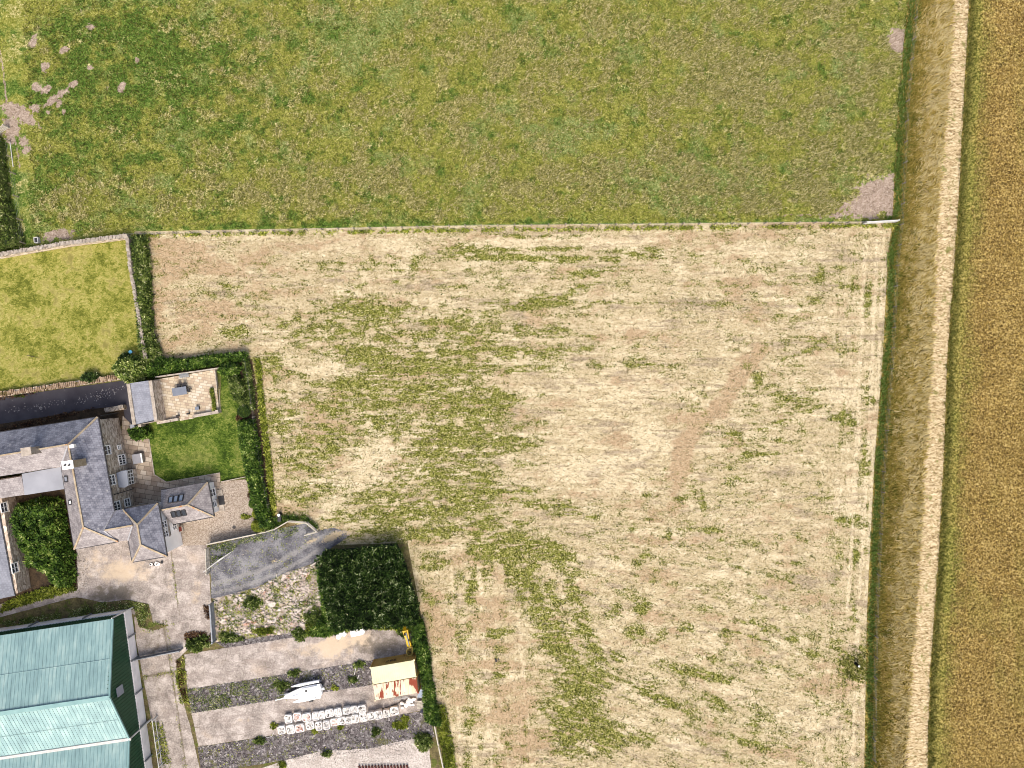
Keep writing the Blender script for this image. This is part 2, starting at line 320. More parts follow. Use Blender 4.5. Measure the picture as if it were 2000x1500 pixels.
def stub(x, y):
    st, wd = flow(x, y); big = fbm(x/70, y/40, 3); mid = fbm(x/18, y/11, 5, 3); wob = (fbm(x/30, y/30, 6)-.5)*26; wy = (fbm(x/30+9, y/30, 7)-.5)*12
    g = splat(x+wob, y+wy, GREEN)
    tr = [(940,1050),(1010,1100),(1060,1180),(1110,1270),(1150,1330),(1140,1400),(1180,1440)]
    g = np.maximum(g, band(x+wob, y+wy, tr, 34, .95)); g = np.maximum(g, band(x+wob, y, [(960,1040),(1110,1090)], 22, .8)); g = np.maximum(g, band(x+wob, y, [(1110,1140),(1170,1290)], 20, .7))
    g = np.maximum(g, band(x+wob*.6, y+wy, [(1130,1330),(1110,1440)], 42, .85))
    core = sst(520, 640, x)*sst(1010, 940, x)*sst(575, 640, y)*sst(1050, 1000, y)
    g = np.maximum(g, core*.46)
    g = g - band(x, y, [(1045,1130),(1110,1240),(1150,1300)], 5, .5)
    g = g - splat(x, y, PALE)*.6 - splat(x, y, [(650,720,55,16,10,.6),(760,700,40,8,0,.4),(740,765,40,8,0,.4),(800,642,60,6,0,.4)])
    # long thin mower lines
    hi = fbm((x+.2*y)/15, (y-(0.33*sst(880,1350,y)*sst(1000,1250,x))*(x-1050))/2.8, 1, 3)
    green = .07 + g*.74 + (st-.5)*.80 + (mid-.5)*.85 + (hi-.5)*2.0*(.3+g) + (big-.5)*.35 + .15
    fs = fbm((x+.3*y)/60, (y-(0.33*sst(880,1350,y)*sst(1000,1250,x))*(x-1050))/3.2, 5, 3); fs2 = fbm(x/14, y/9, 1, 3)
    tan = splat(x+wob*.5, y+wy*.5, TAN)*.95 + (fbm(x/55+30, y/22, 6)-.5)*1.9 + (fs2-.5)*1.0 + .18
    pale = splat(x+wob, y+wy, PALE)*.8 + (st-.5)*-.6 + (fbm(x/40, y/16+40, 2)-.5)*1.6 + (fs-.5)*1.2 + (fs2-.5)*1.1 + .36
    tan = tan + band(x+wob*.6, y+wy, [(1318,990),(1338,880),(1372,815),(1430,760),(1478,690)], 17, .75) + band(x+wob*.6, y, [(1340,880),(1420,800)], 10, .4)
    grey = band(x+wob*.6, y+wy, [(1322,960),(1345,850),(1400,795)], 9, .5) + (fbm(x/60+80, y/13, 4)-.50)*2.4 - (fs-.5)*1.5 - (fs2-.5)*.8 + .08 + splat(x, y, [(1480,600,90,14,0,.5),(1580,545,50,8,0,.6),(1560,1130,60,12,10,.6),(1250,1140,50,10,0,.5),(880,510,60,5,0,.4),(820,545,90,14,0,.5),(1560,1190,40,10,10,.5),(1400,1470,120,10,10,.6),(640,870,50,40,0,.4)])
    LN = [[(640,527),(1300,530)],[(900,660),(1290,657)],[(1290,655),(1700,690)],[(900,590),(1400,594)],[(1470,717),(1690,714)],[(980,716),(1400,712)],[(960,842),(1080,838)],[(1400,1330),(1200,1290),(1110,1270)],[(1380,1090),(1700,1180)],[(1150,1320),(1420,1480)],[(1130,1260),(1480,1350),(1690,1420)],[(1170,1180),(1420,1230),(1640,1290)],[(1230,1380),(1600,1500)],[(1230,560),(1560,556)],[(940,500),(1300,506)],[(700,628),(920,626)],[(650,735),(950,716)]]
    ln = np.zeros(np.shape(x)); wv = (fbm(x/40, y/40, 3)-.5)*8
    for q in LN: ln = np.maximum(ln, band(x, y+wv, q, 2.6, 1))
    ln *= sst(.38, .58, fbm(x/50, y/50, 2)); green = green+ln*.28; grey = grey+ln*.6
    TR = [[(1690,470),(1676,800),(1655,1200)],[(1712,470),(1700,800),(1676,1200),(1664,1500)],[(1725,460),(1716,700),(1690,1200)],[(640,1040),(760,1000),(860,860)],[(880,1100),(900,1500)],[(935,1100),(960,1500)],[(1010,1200),(1040,1500)]]
    tk = np.zeros(np.shape(x))
    for q in TR: tk = np.maximum(tk, band(x+wv*.4, y, q, 3.5, 1))
    pale = pale+tk*.8; green = green-tk*.25
    return np.clip(green, 0, 1), np.clip(tan, 0, 1), np.clip(pale, 0, 1), np.clip(grey, 0, 1)
SOIL = [(176,12,0,0,0,0)]
SOILP = [(128,97,10,6,-30,1),(176,50,8,6,0,.85),(176,131,7,6,-20,.9),(238,170,6,10,15,.95),(267,117,6,7,0,.8),(88,130,9,9,-40,.9),(72,172,8,9,-20,1),(89,176,10,8,-30,1),(142,166,11,6,-35,1),(122,182,16,6,-35,1),(100,196,16,6,-35,1),(70,213,12,9,-10,1),(115,202,6,8,0,.8),(93,217,6,5,0,.8),(125,218,5,5,0,.7),(30,215,30,12,20,1),(50,232,26,9,25,1),(20,250,16,22,0,1),(22,270,9,14,0,.9),(45,275,8,12,-10,.8),(52,292,9,8,0,.7),(64,82,8,14,25,.7),(110,457,26,7,-12,1),(125,458,14,10,30,.9),(145,450,12,3,-10,.6),(95,465,14,8,-10,.7),
 (1765,82,12,24,0,1),(1768,108,8,8,0,.9),(1716,380,42,32,-10,1),(1700,400,52,22,-15,.95),(1752,80,16,26,0,.9),(1735,360,14,20,0,.9),(1738,405,12,20,0,.8),(1680,400,30,10,-10,.7),(1640,420,30,5,-8,.6),(1690,425,40,4,0,.5),(1560,420,60,2,0,.4),(1725,345,30,4,0,.5)]
def past(x, y):
    wob = (fbm(x/9, y/9, 6)-.5)*9; wy = (fbm(x/9+9, y/9, 7)-.5)*9
    s = np.clip(splat(x+wob, y+wy, SOILP)*1.5 - .06 + (fbm(x/5, y/5, 3)-.5)*1.5 - (fbm(x/26, y/26, 3)-.5)*.15, 0, 1)
    s = s*(splat(x, y, SOILP) > .07)
    s = np.maximum(s, band(x+wob*.3, y, [(0,100),(8,150),(13,200),(14,230)], 1.6, .9)*(x < 40)); s = np.maximum(s, band(x, y, [(27,265),(33,290),(39,328)], 1.8, .7))
    deep = splat(x, y, [(250,160,260,150,0,.85),(90,210,130,80,0,.5),(40,350,60,160,0,.6),(500,60,260,40,0,.35),(180,330,160,60,20,.3)])
    deep = np.maximum(deep, band(x, y, [(1785,0),(1765,200),(1752,330),(1748,440)], 16, .75)); deep = np.maximum(deep, band(x, y, [(250,447),(940,438),(1700,432)], 9, .55))
    deep = deep*.8 + (fbm(x/26, y/22, 1)-.5)*2.2 + (fbm(x/8, y/8, 2, 3)-.5)*1.3 + .22 - .15*sst(400, 1400, x)
    dry = .24 + .22*band(x, y, [(100,400),(1700,360)], 70, 1) + .16*sst(500, 1500, x) + (fbm(x/32, y/28, 4)-.5)*2.0 + (fbm(x/9, y/8, 5, 3)-.5)*1.3 + splat(x, y, [(880,240,60,40,0,.5),(1080,70,60,60,0,.3),(1640,290,60,35,0,.6),(1430,160,120,60,0,.5),(1120,360,90,30,0,.4),(600,370,60,30,0,.35),(1650,60,80,50,0,.3),(1010,60,200,50,0,.2)]) - splat(x, y, [(120,200,220,160,0,.3)]) - band(x, y, [(250,445),(1750,430)], 14, .5)
    cool = splat(x, y, [(680,70,110,60,0,.7),(1330,340,120,60,0,.5),(1100,260,80,50,0,.3),(1650,180,60,80,0,.4),(820,320,60,40,0,.4),(1300,420,80,30,0,.3)]) + (fbm(x/40+7, y/36, 6)-.5)*2.0 + .25
    return s, np.clip(deep, 0, 1), np.clip(dry, 0, 1), np.clip(cool, 0, 1)
def fibre(m, scale, an=2.4, wobble=0.9):
    q = m.n('ShaderNodeTexNoise'); m.L(m.g, q.inputs['Vector']); q.inputs['Scale'].default_value = 0.9; q.inputs['Detail'].default_value = 2
    a = m.n('ShaderNodeVectorMath'); a.operation = 'MULTIPLY_ADD'; m.L(q.outputs['Color'], a.inputs[0]); a.inputs[1].default_value = (wobble,)*3; m.L(m.g, a.inputs[2])
    return m.noise(scale, 4, 1.2, vec=m.mapv((1/an**.5, an**.5, 1), vec=a.outputs[0]), rough=.62)
# stubble
m = Mt('cut straw and grass', .95, .1); m.k = .62; A = m.attr('m'); r, g_, b_ = m.sep(A.outputs['Color'])[:3]; al = A.outputs['Alpha']
f1 = fibre(m, 2.6, 3.0); f2 = m.noise(5.5, 3, .8); f3 = fibre(m, 4.2, .35, 1.4)
ff = m.ma('MULTIPLY_ADD', f3, .5, m.ma('MULTIPLY', f1, .5))
straw = m.ramp(ff, [(.18, C(146,132,98)), (.42, C(188,172,134)), (.57, C(212,197,160)), (.80, C(238,228,194))])
tan = m.ramp(ff, [(.22, C(148,126,98)), (.50, C(190,166,132)), (.76, C(218,198,164))])
pale = m.ramp(ff, [(.20, C(190,172,136)), (.48, C(222,207,170)), (.76, C(244,234,204))])
grey = m.ramp(ff, [(.26, C(126,112,92)), (.50, C(170,154,130)), (.72, C(204,188,160))])
c = m.mix(m.mr(b_, .35, .9), straw, pale); c = m.mix(m.mr(al, .25, 1.0, 0, .85), c, grey); c = m.mix(m.mr(m.ma('MULTIPLY_ADD', m.ma('SUBTRACT', f2, .5), .5, g_), .32, .85), c, tan)
gr = m.ramp(m.ma('MULTIPLY_ADD', m.ma('SUBTRACT', f2, .5), .8, ff), [(.22, C(80,86,30)), (.43, C(122,128,52)), (.58, C(158,158,84)), (.78, C(208,200,140))])
gm = m.mr(m.ma('ADD', r, m.ma('MULTIPLY', m.ma('SUBTRACT', m.ma('MULTIPLY_ADD', f2, .45, m.ma('MULTIPLY', ff, .55)), .5), -3.2)), .20, .82)
c = m.mix(gm, c, gr); m.bump(ff, .6, .08); M_STUB = m.col(c)
# pasture
m = Mt('pasture grass', .95, .1); m.k = .5; A = m.attr('m'); r, g_, b_ = m.sep(A.outputs['Color'])[:3]; al = A.outputs['Alpha']
f1 = fibre(m, 3.0, 1.7); f2 = m.noise(1.7, 4, .8); f4 = fibre(m, 6.0, .5, 1.2); ff = m.ma('MULTIPLY_ADD', f4, .5, m.ma('MULTIPLY', f1, .5))
ol = m.ramp(ff, [(.22, C(84,92,30)), (.43, C(124,130,50)), (.58, C(160,162,78)), (.78, C(204,198,128))])
dg = m.ramp(ff, [(.26, C(44,70,20)), (.46, C(78,108,38)), (.60, C(112,136,58)), (.76, C(160,172,98))])
dr = m.ramp(ff, [(.24, C(92,94,40)), (.40, C(144,144,74)), (.56, C(186,180,114)), (.72, C(232,220,168))])
co = m.ramp(ff, [(.28, C(78,98,44)), (.5, C(124,144,78)), (.7, C(180,188,132))])
so = m.ramp(ff, [(.26, C(120,102,86)), (.5, C(174,156,140)), (.74, C(210,194,178))])
k = m.ma('MULTIPLY', m.ma('SUBTRACT', f2, .5), .9)
c = m.mix(m.mr(al, .3, .8, 0, .8), ol, co); c = m.mix(m.mr(m.ma('ADD', g_, k), .15, 1.0), c, dg); c = m.mix(m.mr(m.ma('ADD', b_, m.ma('MULTIPLY', m.ma('SUBTRACT', ff, .5), 2.6)), .42, 1.0), c, dr)
c = m.mix(m.mr(m.ma('MULTIPLY_ADD', m.ma('SUBTRACT', m.ma('MULTIPLY_ADD', f1, .5, m.ma('MULTIPLY', f2, .5)), .5), -3.2, r), .34, .56), c, so); m.bump(ff, 1.0, .12); M_PAST = m.col(c)
# lawns
def lawn(name, cols, dirt):
    m = Mt(name, .95, .1); m.k = .5; f1 = fibre(m, 3.2, 1.4); f2 = m.noise(.28, 5, .5); f3 = m.noise(1.1, 4, .6)
    c = m.ramp(m.ma('MULTIPLY_ADD', m.ma('SUBTRACT', f1, .5), .7, m.ma('MULTIPLY_ADD', f2, .6, m.ma('MULTIPLY', f3, .4))), cols)
    c = m.mix(m.mr(m.ma('MULTIPLY_ADD', f3, .5, m.ma('MULTIPLY', f2, .5)), .52, .66, 0, .75), c, dirt); m.bump(f1, .6, .05); return m.col(c)
M_LAWN = lawn('dry mown lawn', [(.22, C(96,104,38)), (.42, C(134,138,58)), (.55, C(160,158,78)), (.76, C(190,182,112))], C(124,118,58))
M_GLAWN = lawn('green garden lawn', [(.22, C(50,70,22)), (.43, C(80,104,34)), (.58, C(108,126,50)), (.76, C(152,156,84))], C(68,92,30))
# base earth
m = Mt('rough earth', .95, .1); m.k = .5; f = fibre(m, 2.5, 1.3); n0 = m.noise(.15, 5)
M_BASE = m.col(m.mix(m.mr(n0, .4, .6), m.ramp(f, [(.3, C(70,72,30)), (.5, C(116,118,58)), (.7, C(160,150,92))]), m.ramp(f, [(.3, C(84,72,50)), (.7, C(158,140,104))])))
flat('ground', [(-8000,-8000),(10000,-8000),(10000,9500),(-8000,9500)], -.02, M_BASE)
XE = [(1790,-200),(1787,0),(1768,200),(1757,430),(1748,500),(1738,700),(1722,900),(1707,1200),(1702,1500),(1698,1750)]   # east fence line
def xe(y): return np.interp(y, [p[1] for p in XE], [p[0] for p in XE])
sheet('pasture', [(-250,-200)] + [(xe(y), y) for y in range(-200, 437, 30)] + [(1757,436),(940,443),(250,458),(120,478),(-250,532)], .002, 2.6, M_PAST, past)
sheet('stubble_field', [(262,452),(940,440),(1757,432)] + [(xe(y)-14, y) for y in range(450, 1760, 50)] + [(880,1750),(872,1500),(846,1330),(824,1210),(796,1060),(640,1065),(600,1040),(560,1010),(536,1034),(500,880),(490,700),(300,730),(280,720)], .006, 2.6, M_STUB, stub)
flat('lawn', wiggle([(-250,540),(0,500),(246,466),(284,700),(240,742),(0,775),(-250,815)], .8), .010, M_LAWN)
# verge, mown strip, crop
m = Mt('verge soil', .95, .1); m.k = .5; f = fibre(m, 3, 1.2); M_VERGE = m.col(m.ramp(f, [(.3, C(98,92,40)), (.5, C(146,132,66)), (.7, C(190,170,98))]))
yy = list(range(-200, 1760, 40))
SL = [(1862,-200),(1858,0),(1845,200),(1826,440),(1815,700),(1803,900),(1790,1100),(1775,1320),(1766,1500),(1758,1750)]
SR = [(1898,-200),(1893,0),(1882,200),(1869,440),(1850,700),(1843,900),(1832,1100),(1816,1320),(1811,1500),(1804,1750)]
def xi(P, y): return np.interp(y, [p[1] for p in P], [p[0] for p in P])
flat('verge', [(xe(y)-14, y) for y in yy] + [(xi(SR, y)+6, y) for y in yy[::-1]], .012, M_VERGE)
m = Mt('mown straw strip', .95, .1); m.k = .6; w = m.n('ShaderNodeTexWave'); w.bands_direction = 'Y'; m.L(m.g, w.inputs['Vector']); w.inputs['Scale'].default_value = .62; w.inputs['Distortion'].default_value = 9; w.inputs['Detail'].default_value = 4; w.inputs['Detail Scale'].default_value = 1.8
f = fibre(m, 2.6, 2.6); q = m.ma('MULTIPLY_ADD', w.outputs['Fac'], .08, m.ma('MULTIPLY', f, .93))
c = m.ramp(q, [(.26, C(136,114,80)), (.42, C(186,164,124)), (.57, C(218,198,156)), (.76, C(244,228,192))])
c = m.mix(m.mr(m.noise(.9, 6, .5, rough=.7), .54, .66, 0, .75), c, C(126,130,62)); m.bump(q, 1.0, .12); M_STRIP = m.col(c)
flat('mown_strip', wiggle([(xi(SL, y), y) for y in yy] + [(xi(SR, y), y) for y in yy[::-1]], 2.2, 6, .09), .018, M_STRIP)
m = Mt('ripening crop', .95, .1); m.k = .5; f = m.noise(4.2, 3, .9, rough=.6); f2 = m.noise(.35, 4)
c = m.ramp(m.ma('MULTIPLY_ADD', m.ma('SUBTRACT', f2, .5), .16, f), [(.24, C(88,70,34)), (.42, C(136,114,58)), (.57, C(170,146,80)), (.74, C(206,184,122))])
A = m.attr('m'); cg = m.ramp(f, [(.28, C(80,84,30)), (.5, C(128,126,58)), (.72, C(172,164,90))]); c = m.mix(m.sep(A.outputs['Color'])[0], c, cg); M_CROP = m.col(c)
def cropd(x, y):
    e = sst(0, 14, x-xi(SR, y)-4); return e*(.25 + .34*fbm(x/4.2, y/3.2, 2, 3) + .10*fbm(x/60, y/60, 5))
def cropm(x, y):
    d = x-xi(SR, y); g = np.clip(sst(60, 10, d+(fbm(x/16, y/16, 3)-.5)*40)*.8 + sst(.52, .7, fbm(x/50, y/120, 6))*.35, 0, 1); return g, g*0, g*0, g*0+1
sheet('crop_field', [(xi(SR, y)+4, y) for y in yy] + [(2300,1740),(2300,-200)], .02, 1.9, M_CROP, cropm, cropd)
# ---- blades standing in the fields
def fieldblades(name, x, y, z0, L, wdt, ang, lift, fv, mat, label, cat):
    n = len(x); P = np.stack([(x-1000)*S, -(y-750)*S, np.full(n, z0)], 1); h = L*np.sqrt(np.clip(1-lift**2, 0, 1))
    D = np.stack([np.cos(ang)*h, np.sin(ang)*h, L*lift], 1)
    me = kites(P, D, wdt, fv, name=name); return tag(link(name, me, mat), label, cat, kind='stuff')
strawm = leafmat('loose straw', [(0, C(142,126,92)), (.35, C(184,168,128)), (.7, C(210,195,156)), (1, C(236,224,190))], .8)
grassm = leafmat('grass blades', [(0, C(70,76,26)), (.35, C(108,116,42)), (.7, C(150,152,72)), (1, C(204,196,128))], .7)
goldm = leafmat('tall dry grass', [(0, C(94,102,36)), (.28, C(142,138,56)), (.55, C(186,166,80)), (.85, C(222,200,120)), (1, C(244,228,172))], .7)
def rb(n, a, b): return rng.uniform(a, b, n)
SB = [(270,455),(940,445),(1745,436),(1725,700),(1710,900),(1695,1200),(1688,1500),(880,1500),(850,1330),(826,1210),(800,1062),(640,1050),(600,1030),(540,1000),(500,860),(490,700),(300,722)]
x, y = sample(SB, 52000); g = stub(x, y)[0]; k = rng.random(len(x)) > g*.8; x, y = x[k], y[k]; n = len(x)
fl = np.where(x+0.06*(y-440) > 1640, np.pi/2, np.where((x < 1050) & (y > 1080), np.pi/2, -.33*sst(880,1350,y)*sst(1000,1250,x)))
fieldblades('loose_straw', x, y, .02, rb(n, .25, .6), rb(n, .04, .09), fl+rng.normal(0, .7, n)+np.pi*(rng.random(n) < .5), rb(n, 0, .22), rb(n, 0, 1)**.8, strawm, 'loose pale cut straw lying over the bare mown field', 'straw')
x, y = sample(SB, 160000); g = stub(x, y)[0]; k = g + rng.normal(0, .16, len(x)) > .50; x, y = x[k], y[k]; n = len(x)
fieldblades('grass_regrowth', x, y, .0, rb(n, .15, .45), rb(n, .06, .13), rb(n, 0, 6.28), rb(n, .15, .9), rb(n, 0, 1), grassm, 'short green regrowth in streaks through the mown straw field', 'grass')
PB = [(45,0),(1780,0),(1762,200),(1748,428),(940,436),(250,448),(60,470)]
x, y = sample(PB, 150000); s_, dp, dy, _ = past(x, y); k = (s_ < .3) & (dy - .45*dp + rng.normal(0, .13, len(x)) > .50); x, y = x[k], y[k]; n = len(x)
fieldblades('dry_seed_heads', x, y, .0, rb(n, .25, .6), rb(n, .06, .13), rb(n, -.6, 1.4), rb(n, .2, .8), rb(n, .0, 1), leafmat('seed heads', [(0, C(112,118,54)), (.5, C(174,170,102)), (1, C(236,226,176))]), 'dry straw coloured seed heads scattered over the green pasture', 'grass')
x, y = sample(PB, 90000); s_, dp, dy, _ = past(x, y); k = (s_ < .3); x, y = x[k], y[k]; n = len(x)
fieldblades('pasture_grass', x, y, .0, rb(n, .15, .45), rb(n, .06, .13), rb(n, 0, 6.28), rb(n, .2, .9), np.clip(.66-.45*dp[k]+rng.normal(0, .24, n), 0, 1), grassm, 'grazed green grass covering the large upper pasture', 'grass')
# verge tall grass: golden stems leaning to the upper right, green along the fence
VP = [(xe(y)-4, y) for y in range(-60, 1580, 40)] + [(xi(SL, y)+2, y) for y in range(1560, -80, -40)]
x, y = sample(VP, 62000); t = (x-xe(y))/(xi(SL, y)-xe(y)); n = len(x); cl = fbm(x/6, y/4.5, 2, 3); gm_ = fbm(x/40, y/60, 5)
fv = np.clip(.40+.58*sst(.05, .45, t+(gm_-.5)*.9)*(.95+2.6*(cl-.5))*.8+rng.normal(0, .10, n)+.05, 0, 1)
fieldblades('verge_grass', x, y, .0, rb(n, .35, .9)*(.5+cl), rb(n, .07, .15), .75+(fbm(x/14, y/12, 6)-.5)*7+rng.normal(0, .6, n), rb(n, .35, .85), fv, goldm, 'tall golden grass leaning over the verge beside the pale strip', 'grass')
x = rb(20000, -12, 10); y = rb(20000, -60, 1560); x = x+xe(y)+(fbm(y/30, y/30, 2)-.5)*14; n = len(x)
fieldblades('fence_line_grass', x, y, .0, rb(n, .25, .8), rb(n, .05, .11), rb(n, -.6, 2.6), rb(n, .3, .9), rb(n, .1, .75), leafmat('rank grass', [(0, C(76,108,36)), (.5, C(118,146,60)), (1, C(190,200,120))]), 'rank green grass along the east wire fence', 'grass')
x, y = sample([(xe(y_)+2, y_) for y_ in range(-60, 1580, 40)] + [(xe(y_)+36, y_) for y_ in range(1560, -80, -40)], 20000); n = len(x); cl = fbm(x/8, y/6, 4, 3)
fieldblades('verge_grass', x, y, .1, rb(n, .3, .8), rb(n, .07, .13), rng.normal(.9, 1.2, n), rb(n, .3, .8), np.clip(.5+(cl-.5)*1.6+rng.normal(0, .15, n), 0, 1), goldm, 'mixed green and gold grass just right of the long wire fence', 'grass')
th = rb(420, 0, 6.28); rr = np.sqrt(rb(420, 0, 1))*(27+9*(fbm(np.cos(th)*2+5, np.sin(th)*2+5, 3)-.5)*4); x = 1668+rr*np.cos(th); y = 1298+rr*np.sin(th); n = len(x)
fieldblades('rough_grass_patch', x, y, .0, rb(n, .2, .55), rb(n, .06, .12), rb(n, 0, 6.28), rb(n, .2, .8), np.clip(.45+(fbm(x/7, y/7, 1)-.5)*1.8+rng.normal(0, .15, n), 0, 1), grassm, 'round patch of uncut rough grass by the east fence', 'grass')
x = rb(15000, -1, 34); y = rb(15000, -60, 1560); x = xi(SR, y)+x; n = len(x)
fieldblades('crop_edge_grass', x, y, .03, rb(n, .3, .9), rb(n, .06, .13), rb(n, -1.2, 2.4), rb(n, .3, .8), np.clip(rb(n, .1, .9)+.2, 0, 1)*.75, leafmat('crop edge leaves', [(0, C(70,76,28)), (.4, C(114,118,48)), (.75, C(156,150,74)), (1, C(200,188,120))]), 'yellow green fringe of leaves along the edge of the ripening crop', 'crop')
x = rb(60000, 24, 230); y = rb(60000, -60, 1560); x = xi(SR, y)+x; n = len(x)
P = np.stack([(x-1000)*S, -(y-750)*S, cropd(x, y)+.02], 1); an = rb(n, 0, 6.28); L_ = rb(n, .12, .3)
me = kites(P, np.stack([np.cos(an)*L_, np.sin(an)*L_, rb(n, 0, .18)], 1), rb(n, .05, .1), rb(n, 0, 1), name='crop_heads')
tag(link('crop_heads', me, leafmat('crop heads', [(0, C(98,78,38)), (.5, C(150,126,68)), (.85, C(184,160,98)), (1, C(220,200,144))])), 'ripening brown gold heads of the standing crop on the right', 'crop', kind='stuff')
# ================================================================== YARDS AND PAVING
m = Mt('weathered concrete', .9, .2); m.k = .6; a = m.noise(.55, 6, .4, rough=.65); b = m.noise(5, 4); d = m.noise(.18, 5, .6); e = m.noise(1.6, 6, .3, rough=.7)
c = m.ramp(m.ma('MULTIPLY_ADD', b, .35, m.ma('MULTIPLY', a, .65)), [(.30, C(136,128,122)), (.45, C(170,160,152)), (.57, C(196,186,178)), (.74, C(224,215,206))])
c = m.mix(m.mr(d, .56, .75, 0, .45), c, C(220,198,172)); c = m.mix(m.mr(e, .62, .72, 0, .6), c, C(120,106,98))
m.bump(b, .4, .03); st = fibre(m, .5, 4, .5); c = m.mix(m.mr(st, .50, .62, 0, .35), c, C(150,136,128)); c = m.mix(m.mr(m.noise(3, 6, .2, rough=.75), .56, .68, 0, .4), c, C(236,226,218))
bt = m.n('ShaderNodeTexBrick'); m.L(m.mapv((1, 1, 1), .157), bt.inputs['Vector']); bt.inputs['Scale'].default_value = 1; bt.inputs['Brick Width'].default_value = 5.2; bt.inputs['Row Height'].default_value = 4.6; bt.inputs['Mortar Size'].default_value = .03; c = m.mix(m.ma('MULTIPLY', bt.outputs['Fac'], m.mr(m.noise(.5, 3), .4, .6, .05, .5)), c, C(104,98,78)); AT = m.sep(m.attr('m').outputs['Color']); nz2 = m.noise(1.3, 6, .4, rough=.7)
c = m.mix(m.mr(m.ma('ADD', AT[0], m.ma('MULTIPLY', m.ma('SUBTRACT', nz2, .5), 1.3)), .25, .85, 0, .85), c, C(224,204,176)); c = m.mix(m.mr(m.ma('ADD', AT[1], m.ma('MULTIPLY', m.ma('SUBTRACT', nz2, .5), -1.6)), .3, .8, 0, .75), c, C(124,114,96))
M_CONC = m.col(c)
def concm(x, y):
    w = (fbm(x/14, y/14, 2)-.5)*30
    s_ = splat(x+w, y+w, [(650,1262,44,24,-9,1),(700,1248,40,20,-9,.8),(600,1270,30,20,-9,.5),(590,1390,30,12,-9,.5),(470,1410,30,14,-9,.4),(240,1115,60,30,0,.8),(190,1100,30,40,0,.5),(330,1140,14,40,0,.4),(385,1160,20,40,0,.5)])
    d_ = splat(x+w, y+w, [(215,1160,60,14,-8,1),(120,1178,60,10,-9,.7),(740,1262,60,26,-9,.7),(770,1230,40,16,-9,.5),(440,1330,60,10,-9,.4),(430,1300,60,20,-9,.3),(300,1250,20,50,8,.5),(310,1330,20,60,8,.4),(300,1120,40,30,0,.4),(560,1355,60,10,-9,.4)])
    jo = np.maximum(band(x, y, [(332,1060),(350,1200)], 1.6, .9), band(x, y, [(318,1212),(336,1320),(352,1420),(366,1520)], 1.8, 1)); jo = np.maximum(jo, band(x, y, [(276,1322),(344,1312)], 2, .9)); jo = np.maximum(jo, band(x, y, [(345,1425),(390,1420)], 1.4, .8))
    return np.clip(s_, 0, 1), np.clip(d_+jo, 0, 1), 0*x, 0*x+1
M_CONC2 = simple('pale worn concrete', C(208,200,192), C(176,166,158), .7, .9, .4, spots=C(110,100,84), sp=(.6,.72), spscale=.9, fine=5)
m = Mt('dark loose gravel', .9, .2); v = m.vor(4.5, out='Color'); gz = m.noise(7, 4); s_ = m.sep(v)
c = m.ramp(s_[0], [(0, C(70,64,66)), (.5, C(110,103,103)), (.85, C(142,136,136)), (1, C(196,190,190))]); c = m.mix(m.mr(m.noise(.5, 6, .5, rough=.7), .55, .66, 0, .7), c, C(112,112,58)); m.bump(gz, 1, .08); M_GRAV = m.col(c)
m = Mt('beige drive gravel', .9, .2); v = m.vor(9, out='Color'); s_ = m.sep(v); c = m.ramp(s_[0], [(0, C(144,130,116)), (.5, C(178,164,148)), (1, C(206,194,180))]); c = m.mix(m.mr(m.noise(.25, 4), .4, .7, 0, .35), c, C(150,132,112)); m.bump(m.noise(7, 3), .8, .05); M_DRIVE = m.col(c)
m = Mt('road planings', .9, .25); m.k = .55; a = m.noise(.5, 5, .4); b = m.noise(6, 4, rough=.65); w = fibre(m, .55, 3, .4)
c = m.ramp(m.ma('MULTIPLY_ADD', b, .45, m.ma('MULTIPLY', a, .55)), [(.32, C(84,84,90)), (.5, C(118,118,124)), (.68, C(156,156,158))]); c = m.mix(m.mr(m.noise(.8, 6, .5, rough=.7), .6, .7, 0, .7), c, C(128,116,84)); m.bump(b, .6, .05); AT = m.sep(m.attr('m').outputs['Color']); c = m.mix(m.mr(m.ma('ADD', AT[0], m.ma('MULTIPLY', m.ma('SUBTRACT', b, .5), 1.2)), .2, .9, 0, .6), c, C(172,170,166)); c = m.mix(m.mr(m.ma('ADD', AT[1], m.ma('MULTIPLY', m.ma('SUBTRACT', b, .5), 2)), .3, .8), c, C(206,188,154)); M_PLAN = m.col(c)
def planm(x, y):
    w = (fbm(x/20, y/20, 2)-.5)*10
    t_ = np.maximum(band(x, y+w, [(412,1140),(460,1131),(510,1114),(550,1096),(590,1070),(640,1044),(690,1030)], 7, .8), band(x, y+w, [(418,1157),(470,1148),(520,1130),(565,1108),(605,1084),(650,1058)], 6, .7)); t_ = np.maximum(t_, band(x, y+w, [(420,1110),(480,1108),(540,1085),(580,1050)], 5, .35))
    s_ = splat(x, y, [(650,1048,26,8,-25,1),(610,1056,16,5,-20,.7),(536,1095,8,4,-20,.6),(690,1036,20,10,-20,1)]); return np.clip(t_, 0, 1), np.clip(s_, 0, 1), 0*x, 0*x+1
m = Mt('dark tarmac', .85, .3); a = m.noise(.5, 5); b = m.vor(3.2, out='Distance'); n2 = m.noise(.45, 3)
c = m.ramp(a, [(.3, C(56,54,64)), (.7, C(84,82,90))]); sp = m.ma('MULTIPLY', m.mr(b, .06, .12, 1, 0), m.mr(n2, .5, .6)); M_TAR = m.col(m.mix(sp, c, C(206,200,200))); m.bump(m.noise(8, 3), .3, .02)
